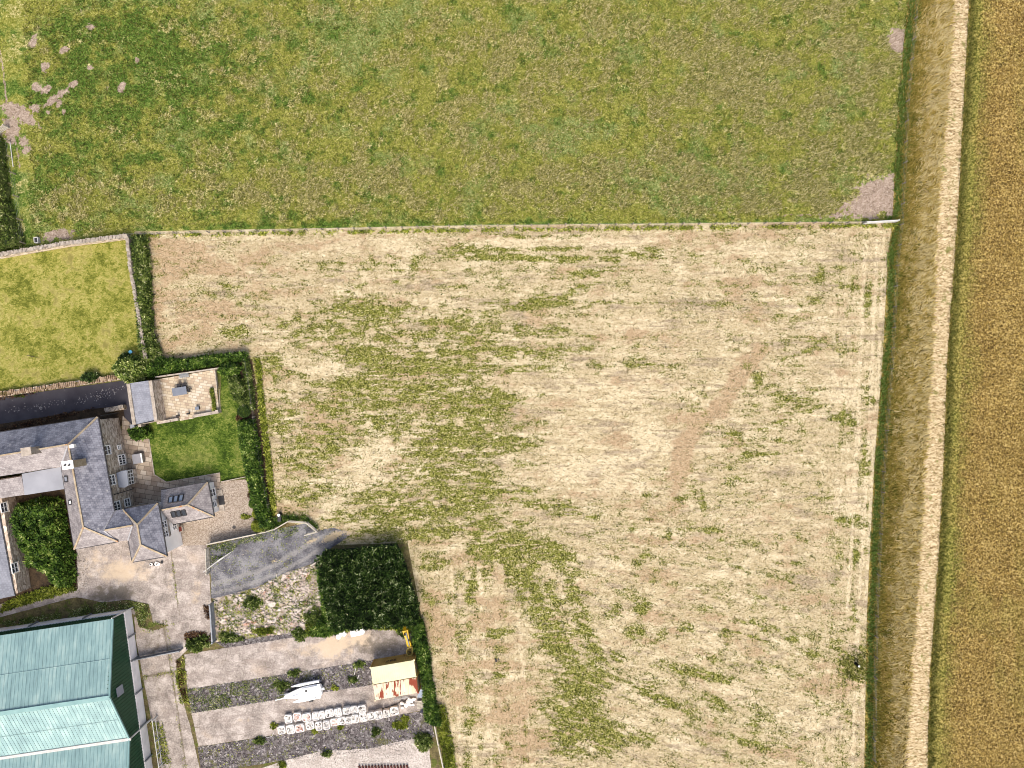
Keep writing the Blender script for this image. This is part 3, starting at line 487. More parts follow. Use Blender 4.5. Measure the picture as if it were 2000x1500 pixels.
def paving(name, cols, mort, w=.75, hh=.5, rot=.157):
    m = Mt(name, .85, .25); bt = m.n('ShaderNodeTexBrick'); m.L(m.mapv((1, 1, 1), rot), bt.inputs['Vector']); bt.inputs['Scale'].default_value = 1; bt.inputs['Brick Width'].default_value = w; bt.inputs['Row Height'].default_value = hh
    bt.inputs['Mortar Size'].default_value = .035; bt.inputs['Mortar Smooth'].default_value = .4; bt.inputs['Color1'].default_value = (0, 0, 0, 1); bt.inputs['Color2'].default_value = (1, 1, 1, 1); bt.inputs['Mortar'].default_value = (.5, .5, .5, 1); bt.offset_frequency = 2; bt.squash = 1.5; bt.squash_frequency = 3
    bc = m.sep(bt.outputs['Color'])[0]; nz = m.noise(1.1, 5, .4, rough=.65); c = m.ramp(m.ma('MULTIPLY_ADD', bc, .55, m.ma('MULTIPLY', nz, .6)), cols)
    c = m.mix(m.ma('MULTIPLY', bt.outputs['Fac'], .8), c, mort); c = m.mix(m.mr(m.noise(2.2, 6, rough=.7), .6, .72, 0, .5), c, C(206,196,186)); m.bump(bt.outputs['Fac'], -.4, .03); return m.col(c)
M_PATIO = paving('sandstone patio flags', [(.15, C(170,148,130)), (.4, C(200,180,154)), (.6, C(218,204,176)), (.9, C(232,222,204))], C(160,142,124), .55, .36)
M_FLAG = paving('brown stone flags', [(.15, C(140,124,110)), (.4, C(170,152,134)), (.65, C(196,180,160)), (.9, C(218,206,190))], C(98,86,72), .8, .6)
M_SOIL = simple('weedy soil', C(128,118,78), C(78,70,46), 1.2, .95, .8, .06, spots=C(92,100,42), sp=(.5,.6), spscale=.8, fine=5)
M_DSOIL = simple('dark earth', C(84,68,50), C(46,38,28), 1.4, .95, .8, .06, fine=5)
flat('yard_ground', [(-250,826),(0,780),(245,740),(300,720),(500,700),(536,1040),(640,1060),(800,1060),(846,1330),(880,1750),(-250,1750)], .004, M_SOIL)
flat('tarmac_lane', wiggle([(-250,836),(0,776),(250,742),(262,835),(247,852),(236,812),(0,845),(-250,885)], .5), .012, M_TAR)
flat('house_verge', wiggle([(-250,880),(0,828),(185,798),(240,792),(246,830),(0,870),(-250,920)], 1), .016, M_DSOIL)
sheet('forecourt', wiggle([(140,1060),(240,1050),(330,1065),(357,1058),(403,1062),(409,1120),(413,1180),(418,1250),(376,1272),(360,1260),(330,1240),(300,1212),(262,1200),(200,1176),(150,1166),(0,1205),(-250,1250),(-250,1190),(0,1180),(140,1140),(146,1100)], 1.5), .012, 2.4, M_CONC, concm)
sheet('concrete_lane', wiggle([(262,1204),(300,1210),(345,1196),(418,1210),(372,1262),(345,1290),(344,1330),(358,1370),(372,1420),(390,1500),(400,1750),(330,1750),(310,1480),(285,1350),(266,1250)], 1.2), .020, 2.4, M_CONC, concm)
flat('track_verge', wiggle([(-250,1236),(0,1216),(120,1196),(200,1176),(250,1172),(290,1180),(300,1215),(330,1222),(300,1232),(272,1225),(262,1190),(0,1232),(-250,1275)], 2), .024, M_SOIL)
sheet('north_slab', wiggle([(360,1278),(560,1247),(725,1222),(800,1221),(806,1275),(724,1290),(366,1346)], .6), .030, 2.4, M_CONC, concm)
flat('upper_gravel_strip', wiggle([(366,1346),(724,1290),(806,1277),(826,1320),(735,1337),(374,1393)], .6), .016, M_GRAV)
sheet('middle_slab', wiggle([(374,1393),(735,1336),(826,1322),(834,1385),(700,1412),(560,1432),(388,1458)], .7), .031, 2.4, M_CONC, concm)
flat('lower_gravel_strip', wiggle([(386,1459),(560,1433),(834,1387),(850,1440),(700,1470),(560,1484),(400,1510),(392,1500)], .8), .017, M_GRAV)
flat('south_slab', wiggle([(480,1510),(560,1484),(620,1468),(720,1462),(836,1436),(842,1500),(850,1750),(430,1750),(420,1520)], 1.5), .032, M_CONC2)
M_SILT = simple('dried sandy silt', C(226,206,178), C(204,184,160), 1.5, .95, .2)
def ragged(cx, cy, rx, ry, an, k=26):
    a = math.radians(an); o = []
    for i in range(k):
        t = 2*math.pi*i/k; q = random.uniform(.7, 1.15); u = rx*math.cos(t)*q; v = ry*math.sin(t)*q; o.append((cx+u*math.cos(a)-v*math.sin(a), cy+u*math.sin(a)+v*math.cos(a)))
    return o
flat('gravel_north_edge', wiggle([(420,1254),(560,1232),(700,1212),(800,1208),(800,1222),(640,1236),(440,1266)], 1), .019, M_GRAV)
sheet('access_road', wiggle([(409,1066),(500,1046),(540,1034),(600,1021),(620,1038),(652,1030),(690,1040),(640,1075),(626,1095),(560,1118),(500,1148),(430,1166),(414,1168)], 1.8), .034, 2.2, M_PLAN, planm)
flat('rubble_ground', wiggle([(416,1168),(440,1160),(500,1148),(560,1115),(622,1100),(640,1200),(650,1222),(560,1238),(420,1254)], 2), .028, simple('crushed rubble', C(206,196,186), C(140,124,104), 1.6, .95, .8, .06, spots=C(112,112,56), sp=(.5,.6), spscale=.9, fine=4))
flat('gravel_drive', wiggle([(432,940),(486,936),(500,1043),(404,1064),(358,1066),(340,1030),(415,1008)], .4), .040, M_DRIVE)
flat('stone_terrace', [(240,812),(262,834),(291,858),(301.6,927),(325,941.6),(429.6,923.6),(433,1000),(340,1040),(240,1010),(236,880)], .036, M_FLAG)
flat('garden_lawn', wiggle([(291,826),(430,806),(432,724),(444,722),(470,730),(480,870),(484,934),(432,940),(429.6,923.6),(325,941.6),(301.6,927),(290,860)], .6), .030, M_GLAWN)
flat('garden_border', wiggle([(432,712),(492,702),(508,800),(520,900),(540,1030),(500,1042),(486,936),(476,870),(456,730)], 1), .022, M_DSOIL)
flat('ivy_ground', wiggle([(-40,965),(130,950),(150,1080),(152,1150),(40,1165),(0,1180)], 1), .018, M_DSOIL)
# ================================================================== BUILDINGS
def slate(name, a, b, lich=C(196,196,196)):
    m = Mt(name, .7, .35); m.k = .6; n1 = m.noise(1.1, 6, .3, rough=.65); n2 = m.noise(5, 4)
    w = m.n('ShaderNodeTexBrick'); m.L(m.mapv((1, 1, 1), .155), w.inputs['Vector']); w.inputs['Scale'].default_value = 1; w.inputs['Brick Width'].default_value = .3; w.inputs['Row Height'].default_value = .26; w.inputs['Mortar Size'].default_value = .02
    w.inputs['Color1'].default_value = (.3, .3, .3, 1); w.inputs['Color2'].default_value = (.7, .7, .7, 1); w.inputs['Mortar'].default_value = (.15, .15, .15, 1)
    f = m.ma('MULTIPLY_ADD', m.sep(w.outputs['Color'])[0], .35, m.ma('MULTIPLY', n1, .75)); c = m.ramp(f, [(.3, b), (.72, a)])
    c = m.mix(m.mr(m.noise(1.9, 6, rough=.7), .62, .70, 0, .6), c, lich); v = m.vor(.75); c = m.mix(m.mr(v, .05, .10, .8, 0), c, lich); m.bump(f, .5, .03); return m.col(c)
M_SLATE_SHADE = slate('shaded blue grey slate', C(168,170,182), C(104,106,120)); M_SLATE_SUN = slate('sunlit weathered slate', C(180,174,174), C(128,122,124)); M_SLATE3 = slate('plain grey slate', C(166,170,182), C(134,138,150))  # main roofs: sun shading put into slate colour, north/east darker, south/west paler
M_LEAD = simple('lead sheet', C(172,178,190), C(152,158,170), .5, .5, .1, spec=.4); M_FELT = simple('blue grey sheet roof', C(168,172,182), C(148,152,162), .4, .7, .1)
m = Mt('rubble stone wall', .9, .2); v = m.vor(2.6, vec=m.mapv((1, 1, 2.0)), out='Color'); s_ = m.sep(v); c = m.ramp(m.ma('MULTIPLY_ADD', s_[0], .5, m.ma('MULTIPLY', m.noise(3, 5), .5)), [(.2, (.17,.13,.095,1)), (.5, (.40,.33,.26,1)), (.8, (.62,.54,.45,1))]); m.bump(m.noise(4, 4), .8, .05); M_STONE = m.col(c)
M_WHITE = simple('white render', (.82,.81,.79,1), (.70,.69,.67,1), .6, .8, .1); M_FRAME = simple('white window paint', (.85,.85,.83,1), None, 2, .5, 0)
M_RIDGE = simple('sandy ridge tiles', C(206,192,166), C(172,152,124), 2.4, .85, .3, spots=C(196,140,96), sp=(.58,.68), spscale=1.2); M_RIDGE2 = simple('pale grey ridge', C(196,196,200), C(160,160,166), 2, .7, .2)
m = Mt('window glass', .12, .5); M_GLASS = m.col((.03, .035, .045, 1)); m = Mt('skylight glass', .15, .5); M_SKYL = m.col(C(150,164,184))
M_GUT = simple('black gutter', C(52,52,56), None, 3, .5, 0, spec=.4); M_GREYM = simple('galvanised steel', C(176,182,188), C(142,148,156), 2.5, .45, .15, metal=.35); M_WPOST = simple('white pipe', C(236,236,232), None, 2, .5, 0)
M_STONEC = simple('pale coping stone', C(214,204,190), C(164,152,138), 1.8, .9, .6, spots=C(122,112,96), sp=(.58,.68), spscale=2.2)
def roofpart(h, pts, mat, name='roof', t=.18, label=None):
    b = MB(); P = [W(x, y, z) for x, y, z in pts]; n = (P[1]-P[0]).cross(P[2]-P[0])
    if n.z < 0: P = P[::-1]
    b.slab(P, t); o = b.build(name, mat, h)
    if label: o['label'] = label
    return o
def ridge(h, a, b, mat=None, w=.22, hh=.12, name='ridge_tile'):
    return MB().beam(W(*a)+Vector((0, 0, .04)), W(*b)+Vector((0, 0, .04)), w*.85, hh).build(name, mat or M_RIDGE, h)
def gutter(h, a, b, name='gutter'):
    return MB().beam(W(*a)+Vector((0, 0, -.10)), W(*b)+Vector((0, 0, -.10)), .13, .12).build(name, M_GUT, h)
def window(h, px, py, a, b, w=1.1, hh=1.3, bars=2, dx=0):
    """a framed sash let into the wall that runs from ground point a to b"""
    c = onplane(px, py, a, b); d = (b-a).normalized(); n = Vector((-d.y, d.x, 0))
    if n.dot(Vector((-c.x, -c.y, 0))) < 0: n = -n
    up = Vector((0, 0, 1)); f = MB(); t = .11; c2 = c+n*.05
    f.beam(c2-d*(w/2)-up*(hh/2), c2-d*(w/2)+up*(hh/2), t, .10); f.beam(c2+d*(w/2)-up*(hh/2), c2+d*(w/2)+up*(hh/2), t, .10)
    for s in (-.5, 0, .5): f.beam(c2-d*(w/2-.05)+up*hh*s, c2+d*(w/2-.05)+up*hh*s, .095, t*.9)
    for k in range(1, bars): q = c2-d*(w/2)+d*(w*k/bars); f.beam(q-up*(hh/2-.06), q+up*(hh/2-.06), .05, .08)
    fr = f.build('window_frame', M_FRAME, h); g = MB(); g.beam(c+n*.012-d*(w/2-.05), c+n*.012+d*(w/2-.05), .02, hh-.1); g.build('pane', M_GLASS, fr)
    s = MB(); s.beam(c+n*.10-up*(hh/2+.11)-d*(w/2+.12), c+n*.10-up*(hh/2+.11)+d*(w/2+.12), .24, .10); s.build('window_sill', M_STONEC, fr); return fr
def onroof(x, y, plane):
    A_, B_, C_ = [W(*q) for q in plane[:3]]; n = (B_-A_).cross(C_-A_); o = Vector((0, 0, H)); d = W(x, y, 0)-o; return o+d*((A_-o).dot(n)/d.dot(n))
def skylight(h, corners, plane, glass=None):
    """corners: three roof points spanning the opening (px,py,z): origin, along, across"""
    o, a, b = [onroof(c[0], c[1], plane) for c in corners]; u = a-o; v = b-o; n = u.cross(v).normalized()
    if n.z < 0: n = -n
    f = MB()
    for p, q in ((o, o+u), (o+v, o+u+v), (o, o+v), (o+u, o+u+v)): f.beam(p+n*.06, q+n*.06, .10, .12)
    fr = f.build('skylight', M_GUT, h); g = MB(); g.slab([x+n*.07 for x in (o, o+u, o+u+v, o+v)], .03); g.build('pane', glass or M_SKYL, fr); return fr
# ---- farmhouse
hs = thing('farmhouse', W(160, 960), 'long stone farmhouse with hipped slate roofs, stone chimneys and a white rendered east end', 'house')
def walls(h, corners, zt, mat, name='wall', inset=None):
    b = MB(); b.prism([(p.x, p.y) for p in corners], -.02, zt, top=True, bottom=False); me = b.build(name, mat, h); return me
ze, zr = 5.4, 7.6
# east range corners at eaves
NEc = (190.4,814.4,ze); SWc = (145,1073,ze); Rn = (133.6,868,zr); Rs = (163,1029.6,zr)
roofpart(hs, [NEc, (222.4,997.6,ze), (203,1036,6.35), (230,1057.6,ze), Rs, Rn], M_SLATE_SHADE)
roofpart(hs, [(119,911,ze), SWc, Rs, Rn], M_SLATE_SUN); roofpart(hs, [SWc, (230,1057.6,ze), Rs], M_SLATE_SUN)
roofpart(hs, [NEc, Rn, (-110,908,zr), (-110,862,ze)], M_SLATE_SHADE); roofpart(hs, [Rn, (119,911,ze), (42,924,ze), (-110,947,ze), (-110,908,zr)], M_SLATE_SUN)
ridge(hs, NEc, Rn); ridge(hs, Rn, (-110,908,zr)); ridge(hs, Rn, Rs); ridge(hs, Rs, SWc); ridge(hs, Rs, (230,1057.6,ze)); ridge(hs, Rn, (119,911,ze), M_RIDGE2)
gutter(hs, (NEc[0]+1, NEc[1], ze), (223,997,ze)); gutter(hs, NEc, (-110,861,ze)); gutter(hs, (119,912,ze), (144.4,1073,ze)); gutter(hs, SWc, (230,1058.2,ze))
def wc(x, y, z, dx=0, dy=0): p = W(x, y, z); return Vector((p.x+dx, p.y+dy, 0))
q0 = wc(*NEc, -.35, -.35); q1 = wc(222.4,997.6,ze, -.35, .1); q2 = wc(230,1057.6,ze, -.35, .35); q3 = wc(*SWc, .35, .35); q4 = wc(119,911,ze, .35, 0); 
walls(hs, [q0, q4, q3, q2, q1], ze-.05, M_STONE)
n0 = wc(-110,861,ze, 0, -.35); n1 = wc(-110,947,ze, 0, .35); walls(hs, [q0-Vector((.02, .02, 0)), n0, n1, q4+Vector((.03, 0, 0))], ze-.07, M_STONE)
for px, py, w_, h_, br in ((209,879,1.1,1.3,2), (237.6,898,1.25,1.5,4), (218,937.6,1.2,1.35,3), (228,989,1.2,1.4,3), (248,981.6,1.0,1.2,2), (232,873.6,.5,.7,1)):
    window(hs, px, py, q0, q1, w_, h_, br)
MB().beam(onplane(222,966,q0,q1)+Vector((.08,0,0)), onplane(262,953,q0,q1)+Vector((.25,0,0)), .08, .08).build('drainpipe', M_GUT, hs)
MB().beam(W(197,812,5.0), W(232,806,1.0), .09, .09).build('drainpipe', M_GUT, hs)
# link roof and white hipped block
z2, z2r = 5.0, 7.0
NW = (240,995,z2); NE = (308,982.4,z2); SE = (325.6,1086.4,z2); SW = (258.4,1097.6,z2); Ra = (268.4,1025,z2r); Rb = (275,1064,z2r)
roofpart(hs, [NW, NE, Ra], M_SLATE_SHADE); roofpart(hs, [NE, SE, Rb, Ra], M_SLATE_SHADE); roofpart(hs, [SE, SW, Rb], M_SLATE_SUN); roofpart(hs, [SW, NW, Ra, Rb], M_SLATE_SUN)
for a, b in ((NW, Ra), (NE, Ra), (Ra, Rb), (Rb, SE), (Rb, SW)): ridge(hs, a, b)
roofpart(hs, [(222.4,997.6,5.1), (241.6,994.4,5.1), (260,1026,6.45), (203,1036,6.40)], M_SLATE_SHADE); roofpart(hs, [(203,1036,6.40), (260,1026,6.45), (250.4,1055,5.1), (230,1058,5.1)], M_SLATE_SUN)
ridge(hs, (205,1035.6,6.4), (259,1026,6.45)); ridge(hs, (222.4,998,5.2), (203,1036,6.4), M_RIDGE2, .18); ridge(hs, (203,1036,6.4), (230,1057.6,5.2), M_RIDGE2, .18); ridge(hs, (259,1027,6.45), (250.4,1055,5.15), M_RIDGE2, .18)
w0 = wc(*NW, .3, -.3); w1 = wc(*NE, -.3, -.3); w2 = wc(*SE, -.3, .3); w3 = wc(*SW, .3, .3)
walls(hs, [w1, w0, w3, w2], z2-.04, M_WHITE, 'rendered_wall'); walls(hs, [wc(224,1000,5), wc(224,1056,5), wc(254,1054,5), wc(246,997,5)], 4.93, M_STONE)
gutter(hs, (308.6,982.4,z2), (326.2,1086.4,z2)); gutter(hs, (240,994.4,z2), (308,981.8,z2)); gutter(hs, (258.4,1098.2,z2), (325.6,1087,z2)); gutter(hs, (257.8,1097.6,z2), (250,1056,z2))
for px, py in ((320.5,1026), (322.5,1040)): window(hs, px, py, w1, w2, 1.1, 1.2, 3)
window(hs, 340, 1027, w1, w2, 1.0, 1.0, 2)
MB().beam(onplane(327,1017,w1,w2)+Vector((.06,0,0)), onplane(333,1045,w1,w2)+Vector((.06,0,0)), .06, .06).build('drainpipe', M_GUT, hs)
# garden room wing
z3, z3r = 2.5, 4.4
gNE = (405.6,941.6,z3); gSE = (417.6,1008.8,z3); gSW = (336.8,1024,z3); gNW = (314.4,957.6,z3); gR0 = (314.5,996.5,z3r); gR1 = (366.4,986.4,z3r)
roofpart(hs, [gNW, gNE, gR1, gR0], M_SLATE_SUN); roofpart(hs, [gNE, gSE, gR1], M_SLATE_SUN); roofpart(hs, [gSE, gSW, gR0, gR1], M_SLATE_SUN)
for a, b in ((gR0, gR1), (gR1, gNE), (gR1, gSE)): ridge(hs, a, b)
e0 = wc(*gNE, -.3, -.3); e1 = wc(*gSE, -.3, .3); e2 = wc(336.8,1024,z3, 0, .3); e3 = wc(*gNW, .1, -.3)
walls(hs, [e0, e3, e2, e1], z3-.04, M_WHITE, 'rendered_wall'); gutter(hs, (406.2,941.6,z3), (418.2,1008.8,z3)); gutter(hs, (314.4,957,z3), (405.6,941,z3)); gutter(hs, (336.8,1024.6,z3), (417.6,1009.4,z3))
window(hs, 414.5, 962, e0, e1, 1.0, 1.6, 2); window(hs, 418, 984, e0, e1, .8, 1.0, 1)
for px, py in ((328.6,983), (338.6,981.4), (348.8,979.8)): skylight(hs, [(px,py,3.35), (px+8,py-1.3,3.35), (px+2.2,py-12.4,2.85)], (gNW, gNE, gR1))
for px, py in ((333.6,999.5), (343.6,997.9), (353.8,996.3)): skylight(hs, [(px,py,4.12), (px+7.6,py-1.2,4.12), (px+3.2,py+10.4,3.35)], (gSE, gSW, gR1), M_GLASS)
# bay window
b0, b1, b2, b3 = (227,924,2.95), (247,918.5,2.35), (251,948,2.35), (232,952,2.95)
roofpart(hs, [b0, (238,919.5,2.6), b1, b2, (243,952.5,2.6), b3], M_LEAD, 'bay_roof', .12)
bb = [wc(233,921,2.6), wc(247,919.6,2.35), wc(250.6,947.4,2.35), wc(238,951,2.6)]; bw = MB(); bw.prism([(p.x, p.y) for p in bb[::-1]], 0, .9, bottom=False); bw.build('bay_base', M_STONE, hs)
bw = MB(); bw.prism([(p.x, p.y) for p in bb[::-1]], .9, 2.3, top=False, bottom=False); bay = bw.build('bay_window', M_FRAME, hs)
d = (bb[2]-bb[1]).normalized(); nn = Vector((d.y, -d.x, 0)); nn = nn if nn.x > 0 else -nn; g = MB()
for k in range(4):
    for zz in (1.28, 1.88): c_ = bb[1]+d*((bb[2]-bb[1]).length*(k+.5)/4)+nn*.012+Vector((0, 0, zz)); g.beam(c_-d*.17, c_+d*.17, .02, .42)
g.build('pane', M_GLASS, bay)
# flat-roofed link and lean-to on the courtyard side
roofpart(hs, [(42.4,925.5,4.6), (119.5,911.5,4.6), (126.4,955,4.1), (48,967,4.1)], M_FELT, 'link_roof', label='smooth blue grey sheet roof')
roofpart(hs, [(-60,948,4.3), (42,930.5,4.3), (48,966.5,3.7), (9,972,3.7), (-60,984,3.7)], M_SLATE_SUN, 'lean_to_roof')
walls(hs, [wc(46,928,4), wc(-60,946,4), wc(-60,980,4), wc(47,963,4)], 3.6, M_STONE); walls(hs, [wc(120,914,4.2), wc(50,927,4.2), wc(50,963,4.0), wc(125,952,4.0)], 4.0, M_STONE)
for (px, py, s1, s2, zc, nm) in ((133,908,1.15,.85,9.6,'a'), (52,882,1.05,.85,9.0,'b')):
    p = W(px, py, zc); cb = MB(); cb.box((p.x, p.y, zc-1.3), (s1, s2, 2.6), .16); ch = cb.build('chimney', M_RIDGE if nm == 'a' else M_STONEC, hs)
    cb = MB(); cb.box((p.x, p.y, zc+.06), (s1+.14, s2+.14, .12), .16); cb.build('chimney_cap', M_WHITE if nm == 'a' else M_STONEC, ch)
    if nm == 'a':
        for k in (-.22, .25): cb = MB(); cb.cyl((p.x+k, p.y, zc+.1), (p.x+k, p.y, zc+.38), .12, .10, 10); cb.build('chimney_pot', M_GUT, ch)
MB().box(W(143.5, 871, 7.7)+Vector((0, 0, .15)), (.55, .4, .5), .2).build('roof_vent', M_WHITE, hs)
skylight(hs, [(127.5,941,5.7), (133.6,940,6.1), (126,931,5.7)], ((119,911,ze), SWc, Rs), M_LEAD); skylight(hs, [(136,985.5,6.0), (141,984.6,6.3), (135,977.6,6.0)], ((119,911,ze), SWc, Rs), M_WHITE)
# ---- west outbuilding
wb = thing('stone_outbuilding', W(0,1080), 'low stone outbuilding with pale slate roof and two white windows left of the ivy', 'building')
zw = 2.6; roofpart(wb, [(-14,940,zw), (0,1018,zw), (23,1140,zw), (28.6,1163.6,zw), (-60,1182,4.6), (-92,950,4.6)], M_SLATE3)
roofpart(wb, [(-60,1182,4.6), (-150,1195,zw), (-180,965,zw), (-92,950,4.6)], M_SLATE3); ridge(wb, (-60,1182,4.6), (-92,950,4.6))
v0 = wc(-2,960,zw, .1, 0); v1 = wc(28.6,1163.6,zw, .35, .3); v2 = wc(-150,1195,zw, .3, .3); v3 = wc(-180,965,zw, .3, -.3)
walls(wb, [v0, v3, v2, v1], zw-.1, M_STONE); gutter(wb, (-13,940,zw), (29,1163.6,zw)); window(wb, 7, 991, v0, v1, 1.2, 1.1, 2); window(wb, 28, 1109, v0, v1, 1.2, 1.1, 2)
# ---- garden store by the patio
gs = thing('garden_store', W(280,785), 'narrow stone store with plain slate roof between tarmac lane and patio', 'outbuilding')
st_ = [(250,749,2.9), (292,743,2.5), (305,821,2.5), (262,829.5,2.9)]
P = [W(*p) for p in st_]; b = MB(); b.prism([(p.x*.995, p.y) for p in P[::-1]], 0, 2.42, top=False, bottom=False); b.build('wall', M_STONE, gs)
roofpart(gs, [(253.6,748.6,2.92), (289.6,743.2,2.55), (302.4,820,2.55), (265,828.6,2.92)], M_SLATE3)
for a, b_, w_ in (((250.6,749.5,2.98), (262.4,829.5,2.98), .42), ((293.8,743.5,2.62), (305,822,2.62), .42)): MB().beam(W(*a), W(*b_), w_, .16).build('coping', M_STONEC, gs)
MB().beam(W(264,829.6,2.8), W(304,821.6,2.5), .1, .1).build('gutter', M_GUT, gs)
MB().box(W(268.5,831.5)+Vector((0, 0, 1.0)), (.55, .5, .6), .15).build('flue_box', M_FELT, gs)
MB().box(W(284,829.5)+Vector((0, 0, .9)), (.4, .4, 1.2), .15).build('flue_box', M_STONEC, gs)
# ---- big green shed
m = Mt('pale green sheeting', .55, .35); sx_ = m.n('ShaderNodeTexWave'); sx_.bands_direction = 'X'; m.L(m.mapv((1, 1, 1), .157), sx_.inputs['Vector']); sx_.inputs['Scale'].default_value = .5; sx_.inputs['Distortion'].default_value = 0
nn_ = m.noise(1, 5, .2, vec=m.mapv((.9, .05, 1), .157), rough=.6); pn = m.noise(1, 2, 0, vec=m.mapv((3.2, .02, 1), .157)); m.k = .8
c = m.ramp(m.ma('MULTIPLY_ADD', m.noise(.6, 5), .35, m.ma('MULTIPLY_ADD', pn, .3, m.ma('MULTIPLY', nn_, .35))), [(.34, C(134,168,170)), (.5, C(156,192,192)), (.66, C(184,214,210))])
c = m.mix(m.mr(m.noise(1, 6, .3, vec=m.mapv((5, .35, 1), .157), rough=.7), .58, .72, 0, .5), c, C(136,158,152)); M_SHEET = m.col(c)
m = Mt('dark green cladding', .5, .3); c = m.ramp(m.noise(1.5, 4), [(.3, C(38,84,58)), (.7, C(56,106,74))]); M_CLAD = m.col(c)
M_PLINTH = simple('white concrete plinth', (.80,.77,.76,1), (.62,.60,.59,1), .8, .9, .2)
sh = thing('portal_shed', W(120,1380), 'large farm shed with pale green ribbed roof, dark green walls and white concrete base', 'barn')
a0 = W(220,1208.7,4.4); a1 = W(213.4,1362,7.2); a2 = W(252,1443,4.4); dirx = (W(-300,1285.5,4.4)-a0); dirx.z = 0; dirx.normalize(); dl = 40.0
span = (a2-a0); span.z = 0; a3 = a1+span; a4 = a2+span
def ribroof(p, q, name):
    """sheet from eave/ridge edge p-q running dl metres west, with raised ribs"""
    b = MB(); ex = dirx*dl; b.slab([p, q, q+ex, p+ex] if (q-p).cross(ex).z > 0 else [p, p+ex, q+ex, q], .1)
    k = .25; nrm = (q-p).cross(ex).normalized(); nrm = nrm if nrm.z > 0 else -nrm
    while k < dl: o = dirx*k; b.beam(p+o+nrm*.02, q+o+nrm*.02, .08, .035); k += .46
    mid = p.lerp(q, .52)+nrm*.05; b.beam(mid, mid+dirx*dl, .05, .03)
    return b.build(name, M_SHEET, sh)
ribroof(a0, a1, 'roof'); ribroof(a1, a2, 'roof'); ribroof(a2, a3, 'roof'); ribroof(a3, a4, 'roof')
M_CAP = simple('pale green ridge cap', C(156,196,194), C(134,176,176), 1, .5, 0)
for p in (a1, a3): MB().beam(p+Vector((0, 0, .08))-dirx*.05, p+dirx*dl+Vector((0, 0, .08)), .5, .06).build('ridge_cap', M_CAP, sh)
for p, q in ((a0, a1), (a1, a2), (a2, a3), (a3, a4)): MB().beam(p-dirx*.06+Vector((0, 0, .05)), q-dirx*.06+Vector((0, 0, .05)), .16, .2).build('barge_flashing', M_CAP, sh)
dn = dirx*.25
def drop(p): return Vector((p.x, p.y, 0))
b = MB(); zb = 1.55; g0, g1, g2, g3, g4 = [p+dn for p in (a0, a1, a2, a3, a4)]; inn = span.normalized()*.25
b.poly([Vector((g0.x, g0.y, zb))+inn, Vector((g4.x, g4.y, zb)), g4, g3-Vector((0,0,.1)), g2-Vector((0,0,.1)), g1-Vector((0,0,.1)), g0-Vector((0,0,.1))+inn])
b.poly([Vector((g0.x, g0.y, zb))+inn, g0-Vector((0,0,.1))+inn, g0+dirx*dl-Vector((0,0,.1))+inn, Vector((g0.x, g0.y, zb))+dirx*dl+inn])
b.poly([Vector((g4.x, g4.y, zb)), Vector((g4.x, g4.y, zb))+dirx*dl, g4+dirx*dl, g4]); b.poly([v+dirx*(dl-.1) for v in (Vector((g0.x, g0.y, zb))+inn, Vector((g4.x, g4.y, zb)), g4, g3-Vector((0,0,.1)), g2-Vector((0,0,.1)), g1-Vector((0,0,.1)), g0-Vector((0,0,.1))+inn)][::-1])
ln = (Vector((g4.x, g4.y, 0))-Vector((g0.x, g0.y, 0))-inn); k = .2; o0 = Vector((g0.x, g0.y, 0))+inn; L0 = ln.length; ln.normalize()
def ztop(s):
    h1 = span.length/2; t = (s % span.length)/h1; return 4.4+(2.8)*(t if t < 1 else 2-t)-.15
while k < L0: b.beam(o0+ln*k-dirx*.03+Vector((0, 0, zb)), o0+ln*k-dirx*.03+Vector((0, 0, ztop(k))), .06, .06); k += .42
k = .2
while k < dl: b.beam(o0+dirx*k-span.normalized()*.03+Vector((0, 0, zb)), o0+dirx*k-span.normalized()*.03+Vector((0, 0, 4.2)), .06, .06); k += .42
b.build('cladding', M_CLAD, sh)
pl = MB(); c0 = o0-dirx*.16-span.normalized()*.16; c1 = o0+ln*L0-dirx*.16; pl.prism([(v.x, v.y) for v in (c0, c0+dirx*dl, c1+dirx*dl, c1)], -.02, zb, top=True, bottom=False); pl.build('plinth', M_PLINTH, sh)
for px, py in ((262.5,1237), (268.5,1282), (281.5,1341), (291.5,1404), (301,1468)):
    p = onplane(px, py, c0, c1); p.z = 0; MB().beam(p-dirx*.12, p-dirx*.12+Vector((0, 0, 1.75)), .16, .16).build('stanchion', M_GREYM, sh)
for k in (5.2, 12.2, 19): q = c0+dirx*k-span.normalized()*.1; MB().beam(q, q+Vector((0, 0, 1.9)), .16, .16).build('stanchion', M_GREYM, sh)
MB().beam(a0+Vector((-.15,.05,0)), W(260,1186,.1), .14, .14).build('downpipe', M_WPOST, sh); MB().beam(a2+Vector((.1,0,.05)), W(296,1404,.2), .15, .15).build('downpipe', M_WPOST, sh)
MB().beam(a2-dirx*.3+Vector((0, 0, .12)), a2+dirx*dl+Vector((0, 0, .12)), .34, .14).build('valley_gutter', M_WPOST, sh)
pc = onplane(234, 1349, c0, c1); MB().beam(pc-dirx*-.02-ln*.55, pc+dirx*-.05+ln*.55, .12, 1.3).build('panel_window', M_LEAD, sh)
